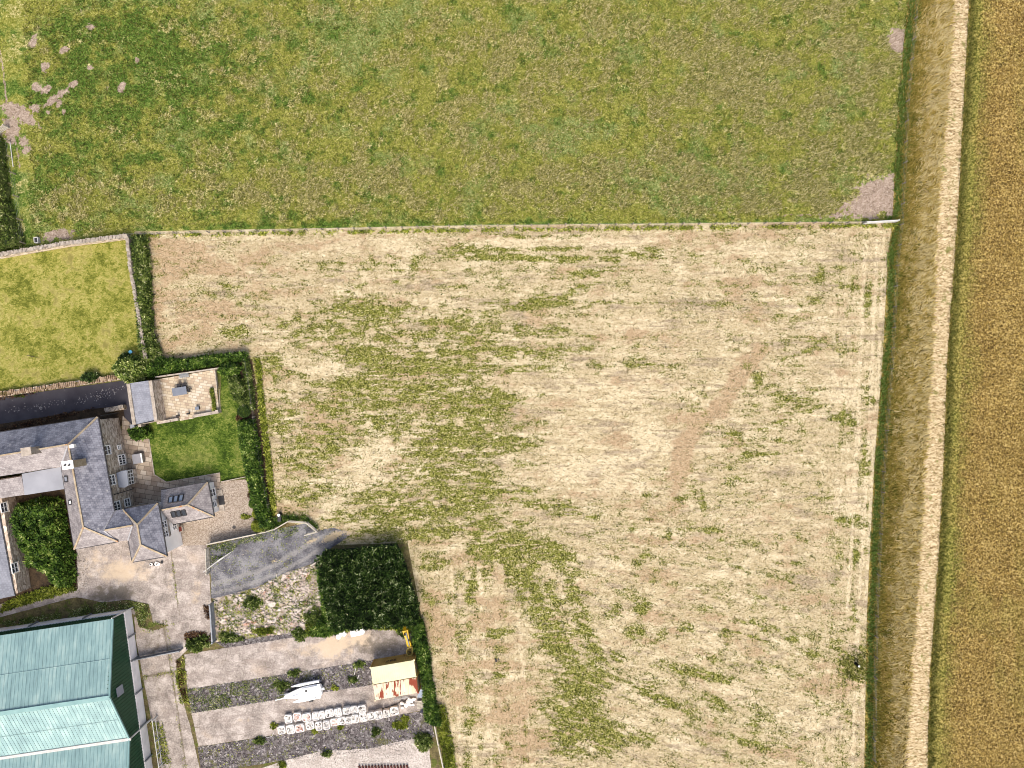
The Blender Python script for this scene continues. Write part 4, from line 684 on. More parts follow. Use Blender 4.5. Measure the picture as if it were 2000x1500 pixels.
# ================================================================== WALLS, GATES, FENCES
def polyline(pts, step):
    out = []
    for a, b in zip(pts[:-1], pts[1:]):
        a = Vector(a); b = Vector(b); n = max(1, round((b-a).length/step))
        for k in range(n): out.append((a+(b-a)*k/n, (b-a).normalized()))
    out.append((Vector(pts[-1]), (Vector(pts[-1])-Vector(pts[-2])).normalized())); return out
def drywall(name, px, h, w, label, cope=True, rag=.0, step=.17, mat=None):
    """a stone wall: rough core with individually set coping stones on top"""
    t = thing(name, W(*px[0]), label, 'wall'); pts = [W(x, y, h) for x, y in px]; pts = [Vector((p.x, p.y, 0)) for p in pts]
    b = MB()
    for a, c in zip(pts[:-1], pts[1:]): b.beam(a+Vector((0, 0, h/2-.1)), c+Vector((0, 0, h/2-.1)), w*.85, h-.12)
    b.build('wall_face', M_STONE, t); b = MB()
    for p, d in polyline(pts, step):
        n = Vector((-d.y, d.x, 0)); k = 1 if not rag else 2
        for _ in range(k):
            o = n*random.uniform(-.06-rag, .06+rag); q = p+o; L = w*random.uniform(.85, 1.15)*(1 if not rag else .55)
            b.beam(q-n*L/2+Vector((0, 0, h-.08+random.uniform(-.05, .05))), q+n*L/2+Vector((0, 0, h-.08+random.uniform(-.05, .05))), step*random.uniform(.6, .9), random.uniform(.22, .34))
    b.build('coping_stones', mat or M_STONEC, t); return t
drywall('stone_wall', [(-230,534),(0,497),(120,476),(247,460)], 1.25, .5, 'long dry stone wall with pale upright coping between the pasture and the dry lawn')
drywall('stone_wall', [(247,462),(254,520),(268,600),(284,700)], 1.25, .42, 'narrow dry stone wall running down the right side of the dry lawn beside the hedge')
drywall('stone_wall', [(-230,806),(0,770),(80,758),(160,747),(240,735)], .7, .75, 'low ragged wall of tumbled stones above the tarmac lane', rag=.16, step=.24, mat=simple('tumbled stones', C(206,182,156), C(140,112,86), 1.6, .95, .6, spots=C(112,96,60), sp=(.52,.62), spscale=1.2))
drywall('stone_wall', [(206,801),(240,795)], .9, .7, 'short stub of pale stone wall behind the farmhouse corner', rag=.05)
M_TIMB = simple('pale weathered timber', C(226,220,206), C(184,176,160), 3, .8, .3); M_TIMD = simple('grey fence timber', C(186,176,160), C(132,122,108), 3, .85, .3); M_WIRE = simple('fence wire', C(206,208,206), None, 2, .5, 0, metal=.3)
def wirefence(px, h, step, label, rail=None, post=.11, wires=(.35, .7, 1.0)):
    t = thing('wire_fence', W(*px[0]), label, 'fence'); pts = [W(x, y) for x, y in px]
    for p, d in polyline(pts, step):
        j = Vector((random.uniform(-.04, .04), random.uniform(-.04, .04), 0)); b = MB(); b.beam(p, p+j+Vector((0, 0, h+random.uniform(-.05, .08))), post, post); b.build('post', M_TIMD, t)
    b = MB()
    for a, c in zip(pts[:-1], pts[1:]):
        for z in wires: b.beam(a+Vector((0, 0, z)), c+Vector((0, 0, z)), .007, .007)
    b.build('wire', M_WIRE, t)
    if rail: 
        b = MB()
        for a, c in zip(pts[:-1], pts[1:]): b.beam(a+Vector((0, 0, h)), c+Vector((0, 0, h)), rail, .05)
        b.build('top_rail', M_TIMB, t)
    return t
wirefence([(250,459),(600,450),(940,442),(1300,439),(1684,436)], 1.15, 2.1, 'post and wire fence between the upper pasture and the mown straw field')
wirefence([(xe(y), y) for y in range(-40, 1560, 80)], 1.1, 2.4, 'long post and wire fence down the left edge of the golden verge')
wirefence([(482,703),(492,760),(502,840),(516,930),(532,1010)], 1.1, 2.0, 'garden boundary wire fence with thin posts behind the shrub border')
wirefence([(849,1404),(858,1450),(868,1496),(876,1560)], 1.1, 2.2, 'old leaning fence below the shipping containers beside the green strip', rail=.14)
wirefence([(20,276),(30,340),(44,430),(50,476)], 1.1, 2.6, 'short wire fence along the hedge at the left edge of the pasture')
def rails(name, px, h, label, cat='fence', w=.09, hs_=(.45, .8, 1.1), post=.14, mat=None, step=2.0):
    t = thing(name, W(*px[0]), label, cat); pts = [Vector((W(x, y, h).x, W(x, y, h).y, 0)) for x, y in px]; mat = mat or M_TIMB
    for p, d in polyline(pts, step): MB().beam(p, p+Vector((0, 0, h+.03)), post, post).build('post', mat, t)
    for a, c in zip(pts[:-1], pts[1:]):
        for z in hs_: MB().beam(a+Vector((0, 0, z)), c+Vector((0, 0, z)), w if z < h-.05 else w*1.4, .10).build('rail', mat, t)
    return t
rails('timber_fence', [(536,1034),(561.6,1019),(598,1022),(619,1039.5),(595,1045.6)], 1.1, 'pale timber rail fence bending round the top of the dark access road')
rails('timber_fence', [(500,1043.5),(516,1040),(536,1034)], 1.1, 'thin two rail timber fence between the grey boarded fence and the access road corner', hs_=(.6, 1.1), w=.06)
rails('timber_fence', [(607,1105),(626,1094)], 1.0, 'short pale timber rail at the edge of the dark tall plantation', hs_=(1.0,), w=.12)
t = thing('boarded_fence', W(403,1063), 'long grey boarded fence with a white top rail south of the gravel drive', 'fence')
a = W(403,1064,1.4); c = W(500,1043.5,1.4); a.z = c.z = 0; b = MB(); L_ = (c-a).length; d = (c-a).normalized(); k = 0
while k < L_-.1: b.beam(a+d*k+Vector((0, 0, .05)), a+d*k+Vector((0, 0, 1.32)), .04, .15); k += .165
b.build('boards', simple('grey fence boards', C(168,172,174), C(140,144,146), 3, .8, .2), t); b = MB(); b.beam(a+Vector((0, 0, 1.38)), c+Vector((0, 0, 1.38)), .15, .07); b.build('top_rail', M_TIMB, t)
for p, _ in polyline([a, c], 1.8): MB().beam(p+Vector((.02, -.08, 0)), p+Vector((.02, -.08, 1.4)), .1, .1).build('post', M_TIMD, t)
def gate(name, a, c, h, label, bars=5, mat=None, w=.07, brace=True, solid=False):
    t = thing(name, a.copy(), label, 'gate'); mat = mat or M_TIMB; d = (c-a).normalized()
    f = MB(); 
    for p in (a, c): MB().beam(p, p+Vector((0, 0, h+.15)), .16, .16).build('post', mat, t)
    for k in range(bars): z = .15+(h-.15)*k/(bars-1); MB().beam(a+d*.12+Vector((0, 0, z)), c-d*.12+Vector((0, 0, z)), w*(1.4 if k == bars-1 else 1), .09).build('rail', mat, t)
    for s in (.1, (c-a).length/2, (c-a).length-.1): MB().beam(a+d*s+Vector((0, 0, .1)), a+d*s+Vector((0, 0, h)), .05, .08).build('stile', mat, t)
    if brace: MB().beam(a+d*.2+Vector((0, 0, .2)), c-d*.2+Vector((0, 0, h-.05)), .05, .07).build('brace', mat, t)
    if solid: MB().beam(a+d*.15+Vector((0, 0, h/2+.05)), c-d*.15+Vector((0, 0, h/2+.05)), .03, h-.15).build('sheet_panel', M_GREYM, t)
    return t
gate('field_gate', W(409,1069), W(410.5,1117), 1.2, 'closed white timber field gate between the concrete yard and the dark access road', 6)
gate('field_gate', W(1685,437.5), W(1746,434), 1.15, 'white metal field gate at the top right corner of the straw field', 6, M_WPOST, .09)
gate('yard_gate', W(272,1283), W(357,1266), 1.1, 'long galvanised gate across the concrete lane beside the green shed', 4, M_GREYM, .07, solid=True)
gate('yard_gate', W(417,1176), W(422,1250), 1.2, 'galvanised gate standing beside the rubble patch', 4, M_GREYM, .12, solid=True)
gate('field_gate', W(18,250), W(0,262), 1.1, 'pale open gate on bare soil at the left edge of the pasture', 5, M_TIMB, .06)
rails('steel_railing', [(297,1408),(303,1450),(310,1498),(320,1560)], 1.3, 'white steel railing beside the corner of the green shed', hs_=(.5, 1.3), mat=M_WPOST, w=.06)
tag(MB().beam(W(397,1117.6,1.15), W(424,1097,.7), .10, .10).beam(W(424,1097,.7), W(438,1087.5,.45), .17, .14).beam(W(438,1087.5,.45), W(452,1077.6,.12), .09, .09).build('barrier_pole', M_WPOST), 'long white pole resting on the timber gate and the dark road', 'pole')
tag(MB().beam(W(540,1120,.06), W(540.5,1140,.06), .10, .08).beam(W(540,1121,.3), W(540.3,1121,0), .08, .08).build('timber_post', M_TIMB), 'short pale timber lying upright at the edge of the rubble', 'post')
tag(MB().beam(W(19.6,278,.9), W(25.6,325,.9), .07, .08).beam(W(19.6,278,0), W(19.6,278,.9), .07, .07).beam(W(25.6,325,0), W(25.6,325,.9), .07, .07).beam(W(22.6,300,0), W(22.6,300,.9), .07, .07).build('metal_rail', M_WPOST), 'single white rail on posts beside the left hedge', 'rail')
# patio: paving, walls, box hedge, furniture
t = thing('raised_patio', W(360,770), 'raised square patio of honey coloured flags edged by low pale stone walls', 'patio')
pp = [(302,742),(421,722.5),(430.5,806),(309,822)]; b = MB(); b.prism([(W(*p).x, W(*p).y) for p in pp[::-1]], 0, .32); b.build('paving', M_PATIO, t)
for x0, y0, x1, y1, w_ in ((308,826,348.5,818.5,.34),(378,813,428.5,804.2,.36)):
    MB().beam(W(x0,y0,.55)*1, W(x1,y1,.55), w_, .5).build('low_wall', M_STONEC, t)
MB().beam(W(306,736.5,.7), W(433,718.5,.7), .14, .9).build('low_wall', M_STONEC, t)
MB().beam(W(420.6,722,.5), W(424.5,758,.5), .12, .45).build('low_wall', M_STONEC, t); MB().beam(W(428,760,.6), W(430.4,803,.6), .07, .06).build('hand_rail', M_TIMD, t)
MB().box(W(430,803)+Vector((0, 0, .55)), (.38, .38, 1.1), .16).build('gate_pier', M_STONEC, t); MB().beam(W(352,818,.2), W(377,813.5,.2), .5, .3).build('step', M_PATIO, t)
for x, y in ((352,811.5),(372.4,807.5),(309.5,817)): MB().box(W(x, y)+Vector((0, 0, .6)), (.2, .22, .8), .16).build('lamp_post', M_GUT, t)
M_SLT = simple('slate grey table top', C(140,148,162), C(124,132,146), 1, .5, .1)
t = thing('garden_table', W(357.5,764), 'large slate grey rectangular table in the middle of the patio', 'table', rz=.155)
MB().box((0, 0, 1.02), (1.85, 1.02, .07)).build('tabletop', M_SLT, t, local=True)
for x in (-.75, .75):
    for y in (-.38, .38): MB().box((x, y, .66), (.1, .1, .66)).build('leg', M_GUT, t, local=True)
MB().box((0, 0, .5), (1.5, .12, .1)).build('stretcher', M_GUT, t, local=True)
def bench(px, py, L_, label, rz=.155):
    t = thing('garden_bench', W(px, py), label, 'bench', rz=rz)
    for k in range(4): MB().box((0, -.17+k*.115, .76), (L_, .085, .035)).build('seat_slat', M_GREYM, t, local=True)
    for x in (-L_/2+.1, L_/2-.1):
        for y in (-.15, .17): MB().box((x, y, .54), (.06, .06, .44)).build('leg', M_GUT, t, local=True)
    MB().box((0, .25, 1.0), (L_, .04, .32)).build('backrest', M_GREYM, t, local=True); return t
bench(360, 734.5, .62, 'left of two small grey garden chairs by the north patio wall'); bench(369, 733.5, .62, 'right of two small grey garden chairs by the north patio wall')
for k, (dx, dy, rz_, lb) in enumerate(((16.5,-1,-1.4,'dark garden chair pushed in at the right end of the patio table'),(-3,-10,.155,'dark garden chair tucked in above the left half of the patio table'),(7,-11,.155,'dark garden chair tucked in above the right half of the patio table'))):
    t = thing('garden_chair', W(357.5+dx, 763+dy), lb, 'chair', 'chairs round the patio table', rz=rz_)
    MB().box((0, 0, .76), (.45, .42, .05)).build('seat', M_GUT, t, local=True); MB().box((0, .2, .98), (.45, .04, .42)).build('backrest', M_GUT, t, local=True)
    for x in (-.2, .2):
        for y in (-.17, .17): MB().box((x, y, .53), (.04, .04, .42)).build('leg', M_GUT, t, local=True)
t = thing('storage_box', W(389.5,797), 'small grey lidded box near the south wall of the patio', 'box', rz=.155)
MB().box((0, 0, .52), (.46, .40, .42)).build('body', M_GUT, t, local=True, bevel=.02); MB().box((0, 0, .75), (.50, .44, .05)).build('lid', M_SLT, t, local=True, bevel=.01)
t = thing('planter_box', W(273,895), 'grey square box with a pale lid on the stone terrace beside the house', 'box', rz=.16)
MB().box((0, 0, .32), (1.35, 1.2, .62)).build('body', M_TIMD, t, local=True, bevel=.02); MB().box((-.05, 0, .66), (1.1, 1.26, .06)).build('lid', simple('grey lid', C(172,172,178), C(156,156,164), 1, .5, 0), t, local=True); MB().box((.58, 0, .665), (.16, 1.22, .06)).build('rim', M_FRAME, t, local=True)
t = thing('planter_box', W(355,1032), 'small brick edged box with red soil against the white house wall', 'planter', rz=.16)
MB().box((0, 0, .2), (.55, .8, .4)).build('surround', M_STONEC, t, local=True); MB().box((0, 0, .42), (.36, .6, .04)).build('contents', simple('red soil', C(150,70,56), C(110,50,40), 4, .9, .3), t, local=True)
t = thing('drain_cover', W(457.5,1029.5), 'round dark drain cover in the beige gravel drive', 'drain cover')
MB().cyl(Vector((0, 0, .03)), Vector((0, 0, .07)), .22, .22, 24).build('frame', M_GUT, t, local=True); MB().cyl(Vector((0, 0, .07)), Vector((0, 0, .085)), .17, .17, 24).build('cover', simple('cast iron', C(92,88,86), C(70,66,64), 6, .6, .3), t, local=True)
tag(MB().beam(W(418,1010,.05), W(493,1043,.05), .05, .03).build('drain_channel', M_STONEC), 'thin pale drain line running diagonally over the gravel drive', 'drain')
t = thing('white_step', W(432,990), 'pale stone doorstep slabs outside the garden room', 'step')
MB().box(W(430,962)+Vector((0, 0, .09)), (.7, .8, .16), .16).build('slab', M_STONEC, t); MB().box(W(434,992)+Vector((0, 0, .09)), (.65, .85, .16), .16).build('slab', M_STONEC, t); MB().box(W(433,976)+Vector((0, 0, .1)), (.7, 1.3, .1), .16).build('grille', M_GUT, t)
tag(MB().beam(W(433,941,.15), W(486,930,.15), .1, .3).build('kerb_wall', M_STONEC), 'thin pale kerb between the garden lawn and the gravel drive', 'kerb')
for i, (x0, y0, x1, y1, lb) in enumerate(((291,858,301.6,927,'left edge'),(301.6,927,325,941.6,'angled corner'),(325,941.6,429.6,923.6,'lower edge'))):
    tag(MB().beam(W(x0, y0, .04), W(x1, y1, .04), .1, .12).build('lawn_edging', M_STONEC), 'pale stone edging strip along the %s of the green garden lawn' % lb, 'edging')
# bags dropped by the house
for x, y, r, mt_, lb in ((294,1103,.35,M_WHITE,'crumpled white sack on the forecourt, left of a pair'),(309,1101,.48,M_WHITE,'larger crumpled white sack on the forecourt below the hipped roof'),(302,1101.5,.25,M_GUT,'black bag between two white sacks on the forecourt'),(316,1097.5,.25,M_GUT,'black bag at the right end of the sacks on the forecourt')):
    p = W(x, y); b = MB(); 
    for _ in range(3): b.rock((p.x+random.uniform(-.2, .2)*r*2, p.y+random.uniform(-.1, .1), .16), r*.6, .6, 8)
    tag(b.build('refuse_sack', mt_, smooth=False), lb, 'sack')
# ================================================================== YARD OBJECTS
M_CBOX = simple('faded yellow paint', C(255,250,208), C(248,238,188), .5, .6, .1, spots=C(214,176,112), sp=(.62,.72), spscale=1.2); M_CSIDE = simple('ochre container side', C(236,196,112), C(206,156,80), .9, .7, .2, spots=C(140,84,46), sp=(.6,.7), spscale=1.6)
m = Mt('rusty cream roof', .75, .2); n1 = m.noise(.62, 5, .4, vec=m.mapv((1.1, .7, 1), .15), rough=.6); st2 = m.noise(1, 3, 0, vec=m.mapv((7, .5, 1), .155)); c = m.ramp(st2, [(.35, C(246,226,188)), (.6, C(255,248,224))])
c = m.mix(m.mr(m.ma('MULTIPLY_ADD', m.ma('SUBTRACT', st2, .5), .5, n1), .56, .62), c, C(156,74,50)); M_CRUST = m.col(c)
def container(top, h, roofm, sidem, label, text=None):
    P = [W(x, y, h) for x, y in top]; c0 = sum(P, Vector())/4; t = thing('shipping_container', Vector((c0.x, c0.y, 0)), label, 'container')
    d = (P[1]-P[0]).normalized(); n = Vector((-d.y, d.x, 0)); L_ = (P[1]-P[0]).length; w_ = (P[3]-P[0]).length; sz = .06
    Q = [Vector((p.x, p.y, 0)) for p in P]
    for i in range(4):
        a, b_ = Q[i], Q[(i+1) % 4]; dd = (b_-a).normalized(); nn = Vector((dd.y, -dd.x, 0)); 
        if nn.dot(a-Vector((c0.x, c0.y, 0))) < 0: nn = -nn
        m_ = MB(); k = 0; LL = (b_-a).length; prof = []
        while k < LL: prof += [(k, 0), (k+.10, 0), (k+.14, -.035), (k+.24, -.035), (k+.28, 0)]; k += .28
        prof = [q for q in prof if q[0] <= LL-.05]+[(LL-.04, 0)]
        for u, v in zip(prof[:-1], prof[1:]):
            p0 = a+dd*u[0]+nn*u[1]; p1 = a+dd*v[0]+nn*v[1]; m_.poly([p0+Vector((0, 0, .12)), p1+Vector((0, 0, .12)), p1+Vector((0, 0, h-.1)), p0+Vector((0, 0, h-.1))])
        m_.build('side_panel' if i in (0, 2) else 'end_panel', sidem, t)
        f = MB(); f.beam(a+Vector((0, 0, .08)), b_+Vector((0, 0, .08)), .14, .16);  f.beam(a, a+Vector((0, 0, h)), .16, .16); f.build('frame', sidem, t)
    r = MB(); r.prism([(q.x, q.y) for q in Q[::-1]], h-.12, h-.01); k = .2
    while k < L_-.15: r.beam(P[0]+d*k+(P[3]-P[0])*.05+Vector((0, 0, .0)), P[0]+d*k+(P[3]-P[0])*.95+Vector((0, 0, .0)), .12, .04); k += .27
    r.build('roof', roofm, t); r = MB()
    for q in Q: r.box((q.x, q.y, h+.01), (.2, .2, .1), .15)
    r.build('corner_castings', roofm, t)
    e0, e1 = Q[1], Q[2]; dd = (e1-e0).normalized(); nn = Vector((dd.y, -dd.x, 0)); nn = nn if nn.dot(e0-Vector((c0.x, c0.y, 0))) > 0 else -nn
    for s in (.25, .42, .58, .75): MB().beam(e0+(e1-e0)*s+nn*.06+Vector((0, 0, .2)), e0+(e1-e0)*s+nn*.06+Vector((0, 0, h-.2)), .05, .05).build('locking_bar', M_GREYM, t)
    if text:
        cu = bpy.data.curves.new('lettering', 'FONT'); cu.body = text; cu.size = .95; cu.extrude = .004; cu.offset = .012; ob = bpy.data.objects.new('tmp', cu); COL.objects.link(ob)
        me = bpy.data.meshes.new_from_object(ob); bpy.data.objects.remove(ob); ob = link('lettering', me, M_BLK, t)
        a = Q[1]; dirt = (Q[0]-Q[1]).normalized(); out = Vector((-dirt.y, dirt.x, 0)); out = out if out.dot(a-Vector((c0.x, c0.y, 0))) > 0 else -out
        pos = Q[0]+(Q[1]-Q[0])*.57+out*.02+Vector((0, 0, h*.42)); Mx = Matrix((( dirt.x, 0, out.x, 0), (dirt.y, 0, out.y, 0), (0, 1, 0, 0), (0, 0, 0, 1))); 
        ob.matrix_local = Matrix.Translation(pos-t.location) @ Mx
    return t
M_BLK = simple('black paint', C(24,24,26), None, 3, .6, 0)
container([(723.5,1304),(808.5,1289.5),(812.5,1322),(728,1337)], 2.6, M_CBOX, M_CSIDE, 'pale yellow shipping container with black characters on its ochre side, above the rusty one', '267')
container([(728.6,1338.2),(813,1323.4),(817,1353),(733,1368)], 2.6, M_CRUST, M_CSIDE, 'cream shipping container with red rust streaks on its ribbed roof')
M_YEL = simple('yellow plant paint', C(246,206,40), C(214,166,20), 2.5, .5, .2, spots=C(170,110,30), sp=(.62,.7), spscale=3)
t = thing('digger_arm', W(796,1250), 'long yellow digger boom with a toothed bucket lying above the containers', 'digger arm')
def tw(x, y, z): return W(x, y, z)
b = MB(); L1 = [(789.5,1223,1.0,.12),(791,1232,1.5,.36),(796,1250,1.25,.24),(799.5,1263,.9,.30)]
for (x0, y0, z0, w0_), (x1, y1, z1, w1_) in zip(L1[:-1], L1[1:]):
    A_, B_ = tw(x0, y0, z0), tw(x1, y1, z1); dd = (B_-A_).normalized(); n = Vector((-dd.y, dd.x, 0)).normalized(); u = Vector((0, 0, .5)); i = len(b.v)
    for P_, w_ in ((A_, w0_), (B_, w1_)): b.v += [tuple(P_-n*w_-u), tuple(P_+n*w_-u), tuple(P_+n*w_), tuple(P_-n*w_)]
    b.f += [[i+3, i+2, i+1, i], [i+4, i+5, i+6, i+7]]+[[i+k, i+(k+1) % 4, i+4+(k+1) % 4, i+4+k] for k in range(4)]
b.build('boom', M_YEL, t)
MB().cyl(tw(792.8,1236,1.75), tw(799.5,1262,1.1), .07, .07, 8).build('hydraulic_ram', M_GREYM, t); MB().cyl(tw(790,1238,1.62), tw(791,1241,1.55), .12, .12, 10).build('pivot_pin', M_BLK, t); MB().cyl(tw(798,1250,1.36), tw(799,1252.5,1.34), .09, .09, 10).build('pivot_pin', M_BLK, t)
MB().beam(tw(804,1240,.25), tw(806,1246,.25), .25, .3).beam(tw(800,1242,.4), tw(806,1241,.3), .12, .12).build('bracket', M_BLK, t)
hx = [(795,1268),(799,1265),(804.5,1264),(806,1270),(804.6,1279.5),(795.8,1280),(793.6,1273)]; b = MB(); Ph = [tw(x, y, .9) for x, y in hx]
for a_, c_ in zip(Ph, Ph[1:]+Ph[:1]): b.beam(a_-Vector((0, 0, .3)), c_-Vector((0, 0, .3)), .10, .6)
b.prism([(p.x, p.y) for p in Ph[::-1]], .35, .45); b.build('bucket', simple('pale yellow paint', C(240,216,120), C(206,176,80), 3, .6, .1), t)
for k in range(4): MB().beam(tw(797.6,1270+k*2.7,.9), tw(802.6,1269+k*2.7,.9), .07, .08).build('tooth', M_BLK, t)
# folded trimaran
M_GEL = simple('white gel coat', (.88,.88,.87,1), (.80,.80,.80,1), .8, .35, 0, spec=.5)
def hullmesh(axis, w_, h0, h1, name, parent, n=20, bow=.35, stern=.85):
    a, c = axis; d = (c-a); L_ = d.length; d.normalize(); s = Vector((-d.y, d.x, 0)); b = MB(); rings = []
    for i in range(n+1):
        u = i/n; k = w_*(min(1, (u/bow))**.65 if u < bow else 1-(1-stern)*((u-bow)/(1-bow))**2)*.5+.01; ring = []
        for q in range(9):
            an = math.pi*q/8; x_ = math.cos(an)*k; z_ = h0+(h1-h0)*(1-math.sin(an)**.6*(.9 if u > .05 else .4)); ring.append(len(b.v)); b.v.append(tuple(a+d*(L_*u)+s*x_+Vector((0, 0, z_+.10*(1-u)**2))))
        dk = []
        for q in (-.6, 0, .6): dk.append(len(b.v)); b.v.append(tuple(a+d*(L_*u)+s*k*q+Vector((0, 0, h1+(.10 if q == 0 else .06)*min(1, u*3)+.10*(1-u)**2))))
        rings.append(ring+dk)
    for r0, r1 in zip(rings[:-1], rings[1:]):
        m_ = len(r0)
        for q in range(m_): b.f.append([r0[q], r0[(q+1) % m_], r1[(q+1) % m_], r1[q]])
    b.f.append(rings[-1][::-1]); b.f.append(rings[0]); o = b.build(name, M_GEL, parent, smooth=False); return o
t = thing('trimaran', W(595,1350), 'white folding trimaran boat on a trailer with its two slim floats', 'boat')
def fl(x, y): return W(x, y, 1.0)-Vector((0, 0, 1.0))
hullmesh((fl(555,1360.5), fl(627.5,1346)), 1.55, .35, 1.15, 'hull', t, bow=.55, stern=.9); hullmesh((fl(568,1341.5), fl(622.5,1331)), .33, .55, .95, 'float', t, bow=.3, stern=.9); hullmesh((fl(572,1371.5), fl(626,1361)), .40, .55, .95, 'float', t, bow=.3, stern=.9)
hc = W(600,1349,1.25); MB().box(hc+Vector((.35, 0, .03)), (2.0, .95, .16), .19).build('cabin_top', M_GEL, t, bevel=.05); MB().box(W(598,1349.5,1.36)+Vector((0, 0, .02)), (.26, .26, .06), .19).build('hatch', M_GUT, t)
for x in (588, 612): MB().beam(W(x,1338,1.05), W(x+5,1366,1.05), .09, .07).build('crossbeam', M_GREYM, t)
MB().cyl(W(538,1367.5,1.0), W(600,1354,1.6), .06, .05, 8).build('mast', M_GEL, t); MB().beam(W(547,1357.5,.5), W(558,1354.8,.5), .06, .06).build('drawbar', M_GREYM, t); MB().beam(W(556,1359,.3), W(632,1343,.3), .6, .08).build('trailer_frame', M_GREYM, t)
for x, y in ((603,1333),(609,1366)): p = W(x, y); MB().cyl(p+Vector((0, -.09, .28)), p+Vector((0, .09, .28)), .28, .28, 16).build('wheel', M_GUT, t)
MB().beam(W(627,1346,.8), W(633.5,1344.6,.8), .25, .12).build('rudder', M_GEL, t)
# white trailer and sheeted load
t = thing('box_trailer', W(701,1229), 'small white trailer with rounded nose and short drawbar below the scrub', 'trailer', rz=.21)
ol = [(-.92, -.52), (.55, -.52), (.80, -.42), (.92, -.18), (.92, .18), (.80, .42), (.55, .52), (-.92, .52)]; MB().prism(ol, .4, 1.0).build('body', M_GEL, t, local=True, bevel=.05); MB().prism([(x*.72-.02, y*.66) for x, y in ol], 1.0, 1.09).build('lid', M_FRAME, t, local=True, bevel=.02)
MB().prism([(-.74, -.40), (-.70, -.40), (-.70, .40), (-.74, .40)], 1.0, 1.03).build('seal', M_GUT, t, local=True); MB().beam(Vector((.9, 0, .45)), Vector((1.3, 0, .42)), .08, .08).build('drawbar', M_GREYM, t, local=True)
for s in (-.6, .6): MB().cyl(Vector((-.2, s-.07, .26)), Vector((-.2, s+.07, .26)), .26, .26, 16).build('wheel', M_GUT, t, local=True)
t = thing('sheeted_load', W(668,1236), 'white plastic sheeted load beside the small white trailer', 'sheeted load'); b = MB(); pts = [(657,1238),(672,1226.5),(675,1230),(665,1247),(659,1246)]; cc = W(666,1236)
def tent(pts, h, nm):
    b = MB(); base = [W(*p) for p in pts]; c_ = sum(base, Vector())/len(base); ring = [c_+(p-c_)*.78+Vector((0, 0, h*random.uniform(.85, 1.1))) for p in base]; n = len(base); i = 0; b.v = [tuple(p) for p in base+ring]+[tuple(c_+Vector((0, 0, h*1.1)))]
    for k in range(n): b.f.append([k, (k+1) % n, n+(k+1) % n, n+k]); b.f.append([n+k, n+(k+1) % n, 2*n])
    return b.build(nm, M_GEL, t)
tent(pts, .8, 'sheet'); tent([(669,1230),(675,1227),(679,1235),(676,1241),(670,1240)], .7, 'sheet')
# bulk bags
M_BAG = simple('woven white bag', (.80,.78,.75,1), (.58,.56,.53,1), 5, .85, .4)
def contmat(name, c1, c2, c3):
    m = Mt(name, .9, .15); v = m.vor(5.5, out='Color'); return m.col(m.ramp(m.sep(v)[0], [(0, c3), (.10, c2), (.26, c1), (1, (.72,.70,.67,1))]))
CM = [contmat('white rubble in bag', C(232,228,220), C(150,144,138), C(58,54,50)), contmat('pink rubble in bag', C(232,206,192), C(214,164,148), C(120,90,80)), contmat('grey rubble in bag', C(214,210,204), C(160,156,150), C(84,80,76))]
def bagmesh(seed, fillh):
    r = random.Random(seed); b = MB(); n = 24; prof = [(.40, 0), (.45, .12), (.48, .38), (.47, .60), (.45, .68), (.41, .69), (.39, .66), (.37, .60)]
    for rr, z in prof:
        for k in range(n):
            t = 2*math.pi*k/n; e = (abs(math.cos(t))**7+abs(math.sin(t))**7)**(-1/7); q = rr*e*(1+r.uniform(-.03, .03)); b.v.append((q*math.cos(t), q*math.sin(t), z+r.uniform(-.02, .03)*(z > .5)))
    for a in range(len(prof)-1):
        for k in range(n): b.f.append([a*n+k, a*n+(k+1) % n, (a+1)*n+(k+1) % n, (a+1)*n+k])
    me = bpy.data.meshes.new('bag_body'); me.from_pydata(b.v, [], b.f); me.update(); me.materials.append(M_BAG)
    c = MB(); c.prism([(math.cos(2*math.pi*k/20)*.40*(abs(math.cos(2*math.pi*k/20))**7+abs(math.sin(2*math.pi*k/20))**7)**(-1/7)*.98, math.sin(2*math.pi*k/20)*.40*(abs(math.cos(2*math.pi*k/20))**7+abs(math.sin(2*math.pi*k/20))**7)**(-1/7)*.98) for k in range(20)], .45, .60)
    for _ in range(26): c.rock((r.uniform(-.33, .33), r.uniform(-.33, .33), .62+r.uniform(-.02, .06)), r.uniform(.05, .11), .7, 5)
    mc = bpy.data.meshes.new('bag_contents'); mc.from_pydata(c.v, [], c.f); mc.update(); return me, mc
protos = [bagmesh(s, 0) for s in range(4)]; contents = []
for i, (a_, mc) in enumerate(protos):
    for cmi in range(3): c2 = mc.copy(); c2.materials.append(CM[cmi]); contents.append((i, cmi, c2))
UP = [(562.6,1405,1,1.2,0),(580,1401,1.1,1.15,1),(598.5,1401.5,1.2,1.15,1),(616,1399.6,.95,1.15,0),(628.5,1397.6,.75,1.15,0),(643,1394,1.15,1.1,2),(660,1392,1.0,1.2,2),(677,1388,1.0,1.0,0),(691,1387,1.0,1.0,2),(707,1385,1.1,1.1,0)]
LO = [(549.4,1426.6,1,1.15,0),(567,1425.5,1.1,1.25,0),(585,1423,1.2,1.1,1),(605,1417.6,1.1,1.15,0),(622.6,1418,.9,1.2,2),(637.6,1416,.9,1.2,2),(653,1411,1.1,1,1),(667.6,1408,.95,1.05,0),(681,1407,.9,1.0,2),(693.6,1404,.95,1.15,0),(709.4,1402,1,1.2,2),(725,1397.6,.95,1.1,0),(739.6,1395.6,1.1,1.2,2),(755,1393,.85,1.1,0),(770,1389,1.1,1.15,0)]
